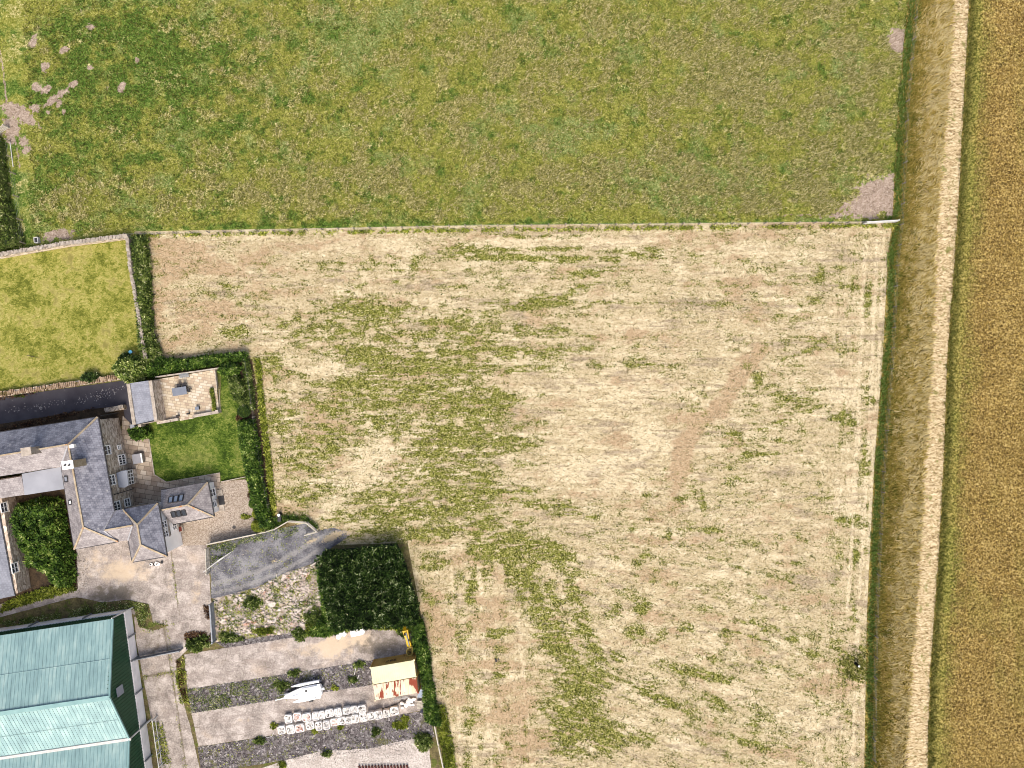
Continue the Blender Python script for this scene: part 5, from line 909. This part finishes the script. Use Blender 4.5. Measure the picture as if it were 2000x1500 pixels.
ordn = ['first','second','third','fourth','fifth','sixth','seventh','eighth','ninth','tenth','eleventh','twelfth','thirteenth','fourteenth','fifteenth']; cdesc = ['white and dark rubble','pinkish rubble','pale grey rubble']
for row, nm in ((UP, 'back'), (LO, 'front')):
    for i, (x, y, sx2, sy2, cm) in enumerate(row):
        t = thing('bulk_bag', W(x, y, .6)-Vector((0, 0, .6)), 'white bulk bag of %s, %s from the left in the %s row' % (cdesc[cm], ordn[i], nm), 'bag', 'bulk bags lined up on the concrete slab', rz=.16+random.uniform(-.08, .08)); t.location.z = .035
        v = (i*7+len(row)) % 4; s = (1.02*sx2, .98*sy2, random.uniform(.7, 1.15)); sc = Matrix.Diagonal((*s, 1))
        o = link('bag_body', protos[v][0], None, t); o.matrix_local = sc; o = link('bag_contents', [c for c in contents if c[0] == v and c[1] == cm][0][2], None, t); o.matrix_local = sc
# clutter by the containers
t = thing('glass_panel', W(822,1355), 'blue grey glazed panel leaning at the right end of the containers', 'panel'); MB().slab([W(815,1363,.4), W(828,1362,.4), W(826,1347,1.0), W(818,1347,1.0)], .05).build('pane', M_SKYL, t)
for a_, c_ in (((815,1363,.45),(828,1362,.45)),((828,1362,.45),(826,1347,1.05)),((818,1347,1.05),(815,1363,.45)),((818,1347,1.05),(826,1347,1.05))): MB().beam(W(*a_), W(*c_), .08, .08).build('frame', M_GREYM, t)
t = thing('pallet_stack', W(822,1373), 'stack of pale timber pallets at the right of the torn white bags', 'pallets')
for lv in range(3):
    for k in range(6): MB().beam(W(815.5,1367.5+k*2.6)+Vector((0, 0, .2+lv*.16)), W(828.5,1365.5+k*2.6)+Vector((0, 0, .2+lv*.16)), .13, .03).build('board', M_TIMB, t)
    for x in (816.5, 822, 827.6): MB().beam(W(x,1367)+Vector((0, 0, .13+lv*.16)), W(x,1381)+Vector((0, 0, .13+lv*.16)), .1, .1).build('bearer', M_TIMD, t)
for x0, y0, lb, n_, rr in ((792,1375,'torn white rubble bag spilling beside the containers, lower of two',9,.34),(804,1370,'torn white rubble bag against the pallet stack, upper of two',9,.33),(797,1384,None,4,.28)):
    if lb: b = MB()
    p = W(x0, y0)
    for _ in range(n_): b.rock((p.x+random.uniform(-.5, .5), p.y+random.uniform(-.5, .5), .2+random.uniform(0, .15)), rr*random.uniform(.5, 1), .55, 7)
    if lb: tag(b.build('torn_bag', M_BAG), lb, 'bag')
tag(MB().cyl(W(735,1389,.12), W(768,1377,.12), .04, .04, 6).cyl(W(768,1377,.12), W(799,1366,.12), .035, .035, 6).build('black_pipe', M_GUT), 'thin black pipe lying between the containers and the bulk bags', 'pipe')
t = thing('steel_mesh', W(786,1366), 'strip of pale steel mesh along the bottom of the rusty container', 'mesh'); b = MB()
for k in range(14): b.beam(W(770+k*2.2,1367.5-k*.42,.25), W(770.5+k*2.2,1363-k*.42,.25), .03, .03)
b.build('bars', M_GREYM, t); MB().beam(W(769,1368,.25), W(801,1361.5,.25), .05, .05).build('edge', M_GREYM, t)
p = W(828,1388); b = MB(); [b.rock((p.x+random.uniform(-.3, .3), p.y+random.uniform(-.25, .25), .15), .22, .6, 7) for _ in range(4)]; tag(b.build('plastic_sheet', simple('dark blue plastic', C(52,64,104), C(24,28,44), 4, .4, .2)), 'crumpled dark blue plastic below the pallet stack', 'sheet')
M_RUST = simple('rusty steel', C(112,58,48), C(62,36,34), 3, .85, .4)
t = thing('steel_stack', W(745,1500), 'stack of dark red rusty steel sections at the bottom edge of the yard', 'steel')
for k in range(16): x = 702+k*6.2; MB().beam(W(x,1494-k*.1)+Vector((0, 0, .25)), W(x+5,1512)+Vector((0, 0, .2)), .2, .22).build('steel_section', M_RUST, t)
p = W(541,1416); 
tag(MB().cyl(W(536,1429,.05), W(531,1438,.05), .03, .03, 6).cyl(W(531,1438,.05), W(522,1441,.05), .03, .03, 6).cyl(W(522,1441,.05), W(518,1438,.05), .03, .03, 6).build('hose', M_WPOST), 'thin white hose curling left of the front row of bulk bags', 'hose')
for x0, y0, x1, y1, lb in ((695,1303,692,1318,'upper of two loose white posts on the gravel left of the containers'),(701,1319,698,1326,'lower of two loose white posts on the gravel left of the containers')): tag(MB().beam(W(x0, y0, .1), W(x1, y1, .1), .09, .08).beam(W(x0, y0, 0), W(x0, y0, .2), .1, .1).build('loose_post', M_WPOST), lb, 'post')
# things in the fields
t = thing('water_trough', W(75,470), 'small galvanised water trough under the dry stone wall', 'trough', rz=.12); b = MB()
for a_, c_, in (((-.24,-.34),(-.24,.34)),((-.24,-.34),(.24,-.34)),((.24,-.34),(.24,.34)),((-.24,.34),(.24,.34))): b.beam(Vector((*a_, .28)), Vector((*c_, .28)), .07, .5)
b.build('tank', M_WPOST, t, local=True); MB().box((0, 0, .3), (.42, .62, .02)).build('water', simple('dark water', C(60,62,66), None, 1, .05, 0, spec=.6), t, local=True)
t = thing('water_butt', W(548,1006), 'black plastic tank with a round white cap in the grass above the access road', 'tank'); MB().box((0, -.35, .32), (.46, .8, .6)).build('body', M_GUT, t, local=True, bevel=.06); MB().cyl(Vector((-.01, .12, 0)), Vector((-.01, .12, .72)), .26, .24, 18).build('drum', M_BLK, t, local=True); MB().cyl(Vector((-.01, .12, .72)), Vector((-.01, .12, .78)), .19, .18, 18).build('cap', M_WHITE, t, local=True)
t = thing('marker_post', W(1671,1296), 'short black marker post with a white cap in the weeds by the east fence', 'post'); MB().cyl(Vector((0, 0, 0)), Vector((0, 0, .9)), .2, .17, 12).build('shaft', M_BLK, t, local=True); MB().cyl(Vector((0, 0, .9)), Vector((0, 0, .98)), .13, .12, 12).build('cap', M_WHITE, t, local=True)
t = thing('blue_bucket', W(264,688), 'small bright blue bucket at the lawn corner beside the pale shrub', 'bucket'); MB().cyl(Vector((0, 0, .9)), Vector((0, 0, 1.2)), .16, .22, 14).build('body', simple('light blue plastic', C(110,190,224), None, 2, .4, 0), t, local=True); MB().cyl(Vector((0, 0, .0)), Vector((0, 0, .9)), .05, .05, 8).build('stand', M_TIMD, t, local=True)
b = MB(); p = W(970,1289); [b.rock((p.x+random.uniform(-.22, .22), p.y+random.uniform(-.2, .2), .06), .13, .6, 6) for _ in range(6)]; tag(b.build('dark_debris', M_GUT), 'small dark heap of debris on the pinkish bare strip of the field', 'debris')
tag(MB().beam(W(52,694,.08), W(66,697,.1), .05, .05).beam(W(66,697,.1), W(75,699,.08), .03, .03).beam(W(60,695.5,.09), W(64,700,.08), .025, .025).build('fallen_stick', simple('dark stick', C(92,82,66), None, 3, .9, .1)), 'thin dark stick lying on the dry lawn', 'stick')
x, y = sample([(0,790),(120,768),(246,750),(244,790),(120,815),(0,826)], 1500); k = splat(x, y, [(205,768,30,9,-15,1),(225,760,20,8,0,.8),(160,782,18,6,-20,.8),(110,787,18,5,0,.7),(70,796,22,6,0,.7),(30,800,16,4,0,.5)]) > rng.random(len(x)); x, y = x[k], y[k]; n = len(x)
fieldblades('leaf_litter', x, y, .03, rb(n, .08, .2), rb(n, .06, .13), rb(n, 0, 6.28), rb(n, 0, .3), rb(n, 0, 1), leafmat('pale litter', [(0, C(170,166,166)), (1, C(240,236,236))]), 'pale flecks of leaf litter scattered on the dark tarmac lane', 'litter')
# rubble and stones (nobody could count them)
b = MB(); RP = [(420,1172),(500,1150),(560,1118),(618,1104),(634,1200),(640,1218),(560,1236),(424,1250)]
x, y = sample(RP, 2600); dn = fbm(x/16, y/16, 2, 3); k = dn+rng.normal(0, .08, len(x)) > .50; x, y = x[k], y[k]
for xx, yy_ in zip(x, y): p = W(xx, yy_); b.rock((p.x, p.y, .05+random.uniform(0, .08)), random.uniform(.07, .24)*random.choice((.7, 1, 1.3)), .6, 6)
tag(b.build('rubble', simple('broken pale rubble', C(236,226,216), C(176,158,142), 1.4, .9, .4, spots=C(206,160,136), sp=(.56,.66), spscale=1.3)), 'broken pale building rubble strewn between the weeds below the access road', 'rubble', kind='stuff')
b = MB()
for poly, n_ in (([(366,1346),(724,1290),(800,1279),(824,1320),(735,1337),(374,1393)], 2600), ([(386,1459),(560,1433),(834,1389),(848,1440),(700,1470),(560,1484),(400,1508)], 2600), ([(424,1256),(560,1234),(700,1214),(640,1236),(440,1264)], 500)):
    x, y = sample(poly, n_)
    for xx, yy_ in zip(x, y): p = W(xx, yy_); b.rock((p.x, p.y, .03), random.uniform(.04, .10), .7, 4)
tag(b.build('loose_stones', simple('loose grey stones', C(178,174,172), C(98,94,92), 2.2, .9, .3)), 'loose grey stones scattered on the dark gravel strips', 'gravel', kind='stuff')
b = MB()
for poly, n_ in (([(600,1365),(735,1338),(826,1325),(830,1345),(735,1368),(600,1392)], 260), ([(560,1490),(836,1442),(840,1462),(720,1492)], 420), ([(408,1060),(620,1030),(640,1070),(500,1146),(414,1162)], 160), ([(146,1075),(170,1080),(175,1160),(150,1160)], 160)):
    x, y = sample(poly, n_)
    for xx, yy_ in zip(x, y): p = W(xx, yy_); b.rock((p.x, p.y, .05), random.uniform(.03, .08), .7, 4)
tag(b.build('chippings', M_STONEC), 'pale stone chippings scattered over the slabs and the access road', 'gravel', kind='stuff')
# ================================================================== HEDGES, SHRUBS, WEEDS
G_MID = [(0, C(30,50,16)), (.3, C(62,92,30)), (.65, C(106,138,52)), (.9, C(162,182,88)), (1, C(214,222,150))]
G_DARK = [(0, C(20,34,14)), (.35, C(42,66,26)), (.7, C(76,104,44)), (.93, C(128,150,84)), (1, C(206,216,168))]
G_YEL = [(0, C(64,74,20)), (.3, C(108,122,36)), (.65, C(156,168,58)), (1, C(214,212,120))]
G_PALE = [(0, C(48,70,26)), (.3, C(96,120,48)), (.6, C(164,180,96)), (1, C(236,236,176))]
G_RED = [(0, C(30,18,16)), (.4, C(62,42,32)), (.8, C(112,80,54)), (1, C(150,126,92))]
G_HEDGE = [(0, C(38,52,20)), (.3, C(76,98,38)), (.6, C(124,142,66)), (.85, C(174,182,116)), (1, C(224,222,176))]
def br(st, g=1.45): return [(p, (c[0]*g, c[1]*g, c[2]*g, 1)) for p, c in st]
LM = {k: leafmat(k+' leaves', br(v), patch=.9) for k, v in (('mid green', G_MID), ('dark green', G_DARK), ('yellow green', G_YEL), ('pale variegated', G_PALE), ('russet', G_RED), ('hedge', G_HEDGE))}
M_TWIG = simple('twigs and inner leaves', C(104,114,58), C(66,78,38), 3, .95, .6, .06)
def mass(name, poly, h, n, L_, key, label, cat, group=None, ew=10, up=.25, lump=9, wd=.32, seed=0, twist=False, part='foliage', core='branches', rough=.45, kind=None):
    """leafy mass over a ground outline: leaves spread through the upper volume of a lumpy woody body"""
    P = np.array(poly, float); cx, cy = P.mean(0); t = thing(name, W(cx, cy), label, cat, group)
    def top(x, y):
        d, _, _ = edge_near(x, y, poly); ins = inside(x, y, poly); d = np.where(ins, d, -d); return h*np.clip(sst(-2, ew, d), .02, 1)**.6*(1-rough+2*rough*fbm(x/lump, y/lump, seed, 3))
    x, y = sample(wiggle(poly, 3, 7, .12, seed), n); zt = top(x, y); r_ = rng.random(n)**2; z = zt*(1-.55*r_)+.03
    pos = np.stack([(x-1000)*S, -(y-750)*S, z], 1)
    e = 1.5; gx = (top(x+e, y)-top(x-e, y))/(2*e*S); gy = -(top(x, y+e)-top(x, y-e))/(2*e*S)
    D = np.stack([-gx, -gy, np.full(n, 1.0)], 1); D /= np.linalg.norm(D, axis=1, keepdims=True)
    D = D*up + rng.normal(0, 1, (n, 3))*(1-up*.5); D[:, 2] = np.abs(D[:, 2])*.8; D /= np.linalg.norm(D, axis=1, keepdims=True); LL = L_*rng.uniform(.6, 1.4, n)
    cl = fbm(x/(lump*.7), y/(lump*.7), seed+2, 3)
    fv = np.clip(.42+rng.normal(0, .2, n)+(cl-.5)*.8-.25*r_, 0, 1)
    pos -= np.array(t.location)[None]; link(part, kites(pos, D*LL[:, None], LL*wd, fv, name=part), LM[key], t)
    x0, y0 = P.min(0); x1, y1 = P.max(0); c = max(1.5, min(4, (x1-x0)/12)); xs = np.arange(x0-2, x1+2, c); ys = np.arange(y0-2, y1+2, c); GX, GY = np.meshgrid(xs, ys, indexing='ij')
    Z = top(GX.ravel(), GY.ravel()).reshape(GX.shape)*.72; K = inside(GX[:-1, :-1]+c/2, GY[:-1, :-1]+c/2, poly); I, J = np.nonzero(K); ny = len(ys)
    if len(I) and h >= .3:
        V = np.stack([(GX.ravel()-1000)*S, -(GY.ravel()-750)*S, Z.ravel()], 1)-np.array(t.location)[None]; F = np.stack([I*ny+J+1, (I+1)*ny+J+1, (I+1)*ny+J, I*ny+J], 1)
        u, inv = np.unique(F, return_inverse=True); link(core, fast_mesh(core, V[u], inv.reshape(F.shape)), M_TWIG, t)
    if kind: t['kind'] = kind
    return t
def blob(cx, cy, rx, ry=None, k=14, an=0.0, jag=.16):
    ry = ry or rx; return [(cx+rx*math.cos(2*math.pi*i/k+an)*random.uniform(1-jag, 1+jag), cy+ry*math.sin(2*math.pi*i/k+an)*random.uniform(1-jag, 1+jag)) for i in range(k)]
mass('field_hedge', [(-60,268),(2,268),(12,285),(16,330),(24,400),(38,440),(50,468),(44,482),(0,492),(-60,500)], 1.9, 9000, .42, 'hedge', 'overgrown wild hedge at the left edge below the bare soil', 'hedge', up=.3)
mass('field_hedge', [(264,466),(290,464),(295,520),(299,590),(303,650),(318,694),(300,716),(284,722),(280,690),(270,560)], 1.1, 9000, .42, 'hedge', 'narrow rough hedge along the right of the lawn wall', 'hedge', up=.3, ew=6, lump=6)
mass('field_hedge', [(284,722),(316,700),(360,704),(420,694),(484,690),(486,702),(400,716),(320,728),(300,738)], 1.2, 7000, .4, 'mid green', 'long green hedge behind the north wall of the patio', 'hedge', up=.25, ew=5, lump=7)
T = mass('variegated_shrub', blob(266,722,31,25), 2.6, 5200, .34, 'pale variegated', 'large pale variegated shrub at the head of the tarmac lane', 'tree', ew=14, lump=8, part='crown', core='branches', wd=.5)
b = MB(); tl = T.location; b.cyl(Vector((tl.x, tl.y, 0)), Vector((tl.x+.1, tl.y, 1.6)), .16, .10, 8); b.cyl(Vector((tl.x, tl.y, .6)), Vector((tl.x-.7, tl.y+.4, 1.8)), .08, .04, 6); b.cyl(Vector((tl.x, tl.y, .7)), Vector((tl.x+.8, tl.y-.4, 1.8)), .08, .04, 6); b.build('trunk', M_TWIG, T)
mass('dark_bush', blob(251,702,12,13), 1.3, 700, .28, 'dark green', 'small dark bush at the bottom right corner of the dry lawn', 'bush', ew=6, lump=5)
mass('dark_bush', blob(182,738,17,10), 1.2, 1100, .26, 'dark green', 'dark rounded bush growing over the tumbled stone wall', 'bush', ew=6, lump=5)
mass('round_shrub', blob(277,844,22,14), 1.3, 1700, .34, 'mid green', 'bright green shrub where the terrace meets the garden store', 'shrub', ew=8, lump=6, wd=.45)
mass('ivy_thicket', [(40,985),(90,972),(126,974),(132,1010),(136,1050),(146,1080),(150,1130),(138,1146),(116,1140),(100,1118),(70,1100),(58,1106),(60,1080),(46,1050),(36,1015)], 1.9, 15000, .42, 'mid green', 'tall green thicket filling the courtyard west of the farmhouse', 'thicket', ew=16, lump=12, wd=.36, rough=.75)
mass('yard_bramble', [(10,1178),(50,1160),(100,1144),(146,1140),(150,1152),(100,1166),(40,1184),(0,1196)], .35, 2600, .28, 'yellow green', 'low weedy strip below the thicket beside the old track', 'weeds', ew=4, lump=5)
# tall dark plantation
DP = [(625,1082),(640,1070),(700,1066),(779,1056),(788,1078),(798,1104),(808,1140),(820,1172),(822,1204),(800,1216),(740,1216),(690,1220),(652,1216),(646,1180),(638,1140),(630,1105)]
t = thing('plantation_block', W(722,1140), 'dense square block of tall dark green plants beside the rubble', 'crop')
x, y = sample(wiggle(DP, 6, 7, .2, 5), 3400); n0_ = len(x); hh = 2.0*(.8+.4*fbm(x/10, y/10, 3, 3)); lv = 9; X_ = np.repeat(x, lv); Y_ = np.repeat(y, lv); an = rb(n0_*lv, 0, 6.28); el = rb(n0_*lv, .25, 1.3); LL = rb(n0_*lv, .22, .6)
pos = np.stack([(X_-1000)*S, -(Y_-750)*S, np.repeat(hh, lv)-rb(n0_*lv, 0, .5)**1.5], 1)-np.array(t.location)[None]; D = np.stack([np.cos(an)*np.cos(el), np.sin(an)*np.cos(el), np.sin(el)], 1)*LL[:, None]
link('foliage', kites(pos, D, LL*.28, np.clip(np.repeat(rb(n0_, -.1, .8), lv)+rng.normal(0, .2, n0_*lv)+np.repeat((fbm(x/30, y/30, 5)-.5)*.6, lv), 0, 1), name='foliage'), LM['dark green'], t)
b = MB(); DQ = [(722+(x_-722)*.95, 1142+(y_-1142)*.95) for x_, y_ in DP]; b.prism([(W(*p).x, W(*p).y) for p in wiggle(DQ, 2, 9)][::-1], 0, .9); b.build('stems', simple('shade dark stems', C(44,60,30), C(26,38,18), 3, .95, .6, .1), t)  # solid block for the stems, its dark colour paints shade into the gaps
mass('scrub_bank', [(622,1112),(640,1110),(650,1180),(660,1222),(720,1220),(800,1216),(822,1206),(828,1222),(800,1224),(770,1222),(700,1222),(640,1240),(600,1236),(622,1210),(634,1200)], .8, 9000, .36, 'mid green', 'bright scrub along the left and bottom edges of the dark plantation', 'scrub', ew=5, lump=7)
mass('scrub_bank', [(600,1216),(650,1206),(760,1214),(806,1216),(806,1226),(770,1228),(720,1224),(660,1234),(600,1240)], .6, 4200, .32, 'yellow green', 'yellow green scrub above the north concrete slab', 'scrub', ew=4, lump=7)
mass('field_hedge', [(806,1214),(826,1210),(836,1260),(844,1320),(852,1370),(862,1410),(846,1408),(832,1398),(830,1345),(820,1290),(812,1262)], 1.3, 8000, .4, 'mid green', 'green hedge running down the right of the shipping containers', 'hedge', ew=5, lump=7)
mass('grass_strip', [(852,1372),(870,1380),(880,1430),(892,1500),(900,1560),(878,1560),(868,1490),(858,1430)], .25, 4200, .3, 'yellow green', 'narrow bright grass strip right of the leaning fence', 'grass', ew=3, lump=8)
# garden border
mass('laurel_bush', blob(452,722,22,13), 1.5, 1900, .3, 'mid green', 'rounded green laurel at the top corner of the garden lawn', 'bush', ew=8, lump=5, wd=.42)
mass('laurel_bush', [(450,738),(472,736),(484,760),(486,788),(474,792),(462,780),(454,760)], 1.4, 2400, .3, 'hedge', 'grey green bush in the border above the dark dome', 'bush', ew=7, lump=5)
mass('bare_shrub', [(476,708),(488,706),(496,760),(500,800),(488,800),(482,750)], .7, 1500, .3, 'hedge', 'twiggy grey green shrub against the garden boundary fence', 'shrub', ew=5, lump=5, wd=.3)
mass('border_hedge', [(470,822),(500,820),(508,870),(516,930),(528,990),(536,1020),(514,1030),(500,980),(488,930),(476,880)], 1.5, 9500, .32, 'mid green', 'long leafy border hedge between garden and straw field', 'hedge', ew=6, lump=6, wd=.42)
def topiary(px, py, r, key, label, squash=.9, h=None):
    t = thing('topiary_ball', W(px, py, r)-Vector((0, 0, r)), label, 'topiary', 'clipped shrubs along the gravel drive'); n = int(2600*r*r/.6); v = rng.normal(size=(n, 3)); v /= np.linalg.norm(v, axis=1, keepdims=True); v[:, 2] = np.abs(v[:, 2])*1.0-.25*(rng.random(n) < .3)
    c = np.array([0, 0, r*squash*.8]); pos = c+v*np.array([r, r, r*squash])[None]*rng.uniform(.9, 1.0, (n, 1)); D = v*.5+rng.normal(0, .6, (n, 3)); D /= np.linalg.norm(D, axis=1, keepdims=True); LL = rng.uniform(.07, .13, n)
    link('foliage', kites(pos, D*LL[:, None], LL*.6, np.clip(.5+rng.normal(0, .2, n), 0, 1)), LM[key], t); b = MB()
    rings = 7
    for i in range(rings):
        ph = math.pi/2*i/(rings-1)*1.0
        for k in range(16): b.v.append((math.cos(2*math.pi*k/16)*r*.93*math.cos(ph), math.sin(2*math.pi*k/16)*r*.93*math.cos(ph), r*squash*.8+r*squash*.93*math.sin(ph)))
    for i in range(rings-1):
        for k in range(16): b.f.append([i*16+k, i*16+(k+1) % 16, (i+1)*16+(k+1) % 16, (i+1)*16+k])
    b.prism([(math.cos(2*math.pi*k/10)*r*.7, math.sin(2*math.pi*k/10)*r*.7) for k in range(10)], 0, r*.8); b.build('branches', simple('clipped inner leaves', C(84,104,24), C(50,70,16), 6, .9, .4), t, local=True)
topiary(502,1027.5,.80,'yellow green','largest bright yellow green clipped ball at the bottom of the gravel drive'); topiary(501,1004,.60,'yellow green','smaller clipped ball just above the largest yellow green ball')
topiary(494,984,.58,'mid green','darker green clipped ball, third up the right of the gravel drive'); topiary(475.5,803,.82,'dark green','dark blue green smooth clipped dome at the edge of the garden lawn')
mass('box_hedge', [(486,934),(499,932),(502,958),(490,962)], .9, 1100, .16, 'yellow green', 'bright green clipped block shrub at the top of the gravel drive', 'hedge', ew=3, lump=6, rough=.15)
mass('red_shrub', blob(471,816,8,6), .6, 420, .2, 'russet', 'small russet red shrub just below the dark clipped dome', 'shrub', ew=3, lump=4); mass('red_shrub', blob(492,965,6,6), .5, 300, .2, 'russet', 'small orange red plant between the clipped shrubs by the drive', 'shrub', ew=3, lump=4); mass('red_shrub', blob(490,922,7,6), .5, 300, .2, 'russet', 'small rusty plant at the lawn corner by the drive kerb', 'shrub', ew=3, lump=4)
mass('box_hedge', [(413,758.5),(420,757.5),(426,804),(418,806)], .7, 1500, .13, 'yellow green', 'low clipped olive hedge along the right side of the patio', 'hedge', ew=2, lump=9, rough=.12)
# weeds that one can tell apart
WD = [(386,1256,22,12,.6,'hedge','broad green weed clump at the lower end of the galvanised gate'),(586,1238,14,10,.7,'hedge','green bush spilling onto the north slab'),(790,1232,12,9,.6,'hedge','green bush right of the trailer at the top slab edge'),(704,1296,10,5,.5,'hedge','green weed at the top left corner of the yellow container'),(690,1326,9,5,.35,'hedge','green weed on the gravel left of the containers'),
 (655,1343,6,4,.3,'yellow green','small yellow green weed right of the boat stern'),(550,1338,14,9,.4,'hedge','green weed clump above the boat bow'),(574,1314,12,6,.4,'hedge','green weed at the top edge of the upper gravel strip'),(780,1416,14,7,.4,'yellow green','bright yellow weed on the lower gravel strip, right side'),(790,1405,6,8,.4,'yellow green','upright yellow weed near the torn bags'),(734,1428,7,8,.4,'hedge','green weed in the middle of the lower gravel strip'),
 (826,1448,17,14,.8,'hedge','big bright green bush at the lower right corner of the yard'),(638,1472,8,5,.35,'hedge','green weed on the edge of the south slab'),(614,1428,5,4,.2,'yellow green','small weed below the front row of bulk bags'),(666,1420,5,3,.2,'yellow green','tiny yellow weed touching the front bulk bags'),(510,1446,12,5,.3,'hedge','low weed at the left end of the lower gravel strip'),(552,1494,7,6,.3,'yellow green','olive weed tuft on the south slab'),(536,1417,5,5,.3,'yellow green','olive tuft left of the front row of bulk bags'),
 (448,1244,22,10,.5,'hedge','green weeds at the bottom left of the rubble patch'),(516,1232,18,8,.4,'yellow green','yellow green weeds at the bottom of the rubble patch'),(616,1210,18,18,.9,'hedge','dark green bramble mound right of the rubble'),(494,1176,14,10,.5,'hedge','green weed clump near the middle of the rubble patch'),(72,760,7,7,.4,'hedge','green weed in the tumbled stone wall'),
 (36,770,10,5,.25,'hedge','low green weed below the tumbled wall'),(480,1008,10,3,.2,'yellow green','low green fringe at the corner of the drive')]
for x, y, rx, ry, h_, key, lb in WD: mass('weed_clump', blob(x, y, rx, ry, 16, 0, .45), h_*.7, int(60+rx*ry*4), .24+.14*h_, key, lb, 'weed', ew=7, lump=4, wd=.4, seed=int(x) % 5, rough=.7)
# scattered ground cover
def cover(name, polys, n, L_, key, label, thr=.5, sc=14, h=.2, seed=1):
    X = []; Y = []
    for p in polys:
        A2 = abs(sum(a[0]*b_[1]-b_[0]*a[1] for a, b_ in zip(p, p[1:]+p[:1])))/2; x, y = sample(p, max(10, int(n*A2/1000))); X.append(x); Y.append(y)
    x = np.concatenate(X); y = np.concatenate(Y); k = fbm(x/sc, y/sc, seed, 4)+rng.normal(0, .05, len(x)) > thr; x, y = x[k], y[k]; n_ = len(x)
    pos = np.stack([(x-1000)*S, -(y-750)*S, rng.uniform(.02, h, n_)], 1); D = rng.normal(size=(n_, 3)); D[:, 2] = np.abs(D[:, 2])*.6; D /= np.linalg.norm(D, axis=1, keepdims=True); LL = rng.uniform(.5, 1.4, n_)*L_
    tag(link(name, kites(pos, D*LL[:, None], LL*.4, np.clip(.5+rng.normal(0, .25, n_), 0, 1), name=name), LM[key]), label, 'weeds', kind='stuff')
cover('rubble_weeds', [RP], 520, .2, 'hedge', 'mixed green weeds growing through the rubble patch', .55, 12, .25); cover('rubble_weeds', [RP], 450, .2, 'yellow green', 'yellowing weeds growing through the rubble patch', .56, 9, .25, 3)
cover('gravel_weeds', [[(366,1346),(540,1318),(560,1362),(374,1393)]], 500, .18, 'hedge', 'low weeds over the left half of the upper gravel strip', .50, 13, .15, 2); cover('gravel_weeds', [[(366,1346),(540,1318),(560,1362),(374,1393)],[(540,1318),(720,1292),(700,1342),(560,1366)],[(392,1458),(834,1389),(846,1440),(400,1508)]], 160, .18, 'yellow green', 'scattered yellow green weeds on both gravel strips', .60, 9, .15, 4)
cover('road_weeds', [[(411,1066),(500,1047),(560,1028),(600,1030),(560,1050),(470,1062),(440,1090),(414,1100)]], 700, .18, 'hedge', 'weeds along the top edge of the dark access road', .44, 12, .15, 2); cover('road_weeds', [[(410,1100),(620,1040),(560,1112),(420,1160)],[(540,1030),(600,1024),(590,1060),(540,1075)]], 120, .15, 'yellow green', 'scattered small yellow weeds on the dark access road', .57, 9, .1, 5)
cover('road_weeds', [[(534,1012),(562,1006),(600,1008),(622,1030),(618,1036),(598,1020),(562,1017),(537,1032)],[(500,1030),(534,1020),(536,1034),(500,1043)]], 1500, .28, 'mid green', 'green weeds behind the bent timber rail fence', .36, 10, .35, 1)
cover('track_weeds', [[(-20,1218),(120,1196),(200,1176),(250,1172),(290,1180),(300,1212),(330,1222),(296,1232),(272,1222),(262,1188),(0,1232)]], 900, .2, 'hedge', 'rough weeds along the track beside the green shed', .42, 12, .2, 3); cover('track_weeds', [[(340,1290),(362,1280),(366,1345),(374,1395),(352,1372),(344,1330)],[(296,1410),(318,1410),(336,1500),(312,1500)]], 900, .2, 'yellow green', 'weeds along the broken edge of the concrete lane', .44, 9, .2, 1)
cover('track_weeds', [[(330,1060),(336,1060),(350,1180),(344,1180)],[(322,1210),(328,1210),(352,1420),(366,1500),(358,1500)],[(278,1318),(345,1308),(345,1316),(280,1328)],[(270,1232),(340,1216),(342,1222),(300,1236)]], 600, .13, 'yellow green', 'weeds growing in the joints of the concrete lane', .52, 8, .1, 6)
cover('dead_weeds', [[(360,1238),(376,1232),(412,1236),(414,1252),(384,1256),(362,1252)],[(398,1182),(411,1182),(412,1210),(400,1206)],[(345,1290),(352,1290),(360,1340),(366,1372),(352,1350)]], 1600, .2, 'russet', 'dark dead weeds on the broken concrete near the galvanised gate', .40, 8, .12, 6)
cover('wall_foot_weeds', [[(150,800),(190,796),(60,838),(0,842),(0,836)],[(0,775),(70,764),(70,770),(0,782)],[(128,960),(146,1075),(150,1150),(144,1150),(136,1060)],[(20,985),(36,980),(52,1110),(60,1150),(44,1150)]], 900, .2, 'russet', 'brown and green weeds at the foot of the farmhouse walls', .48, 8, .2, 6)
cover('fence_foot_weeds', [[(262,458),(940,447),(1750,438),(1750,444),(940,453),(262,464)]], 900, .26, 'yellow green', 'uncut green fringe under the pasture fence', .46, 12, .2, 3)
cover('fence_foot_weeds', [[(500,700),(508,700),(518,800),(530,900),(540,1000),(534,1010),(520,900),(508,800)]], 1600, .3, 'yellow green', 'green fringe between the garden fence and the straw field', .40, 10, .3, 3)
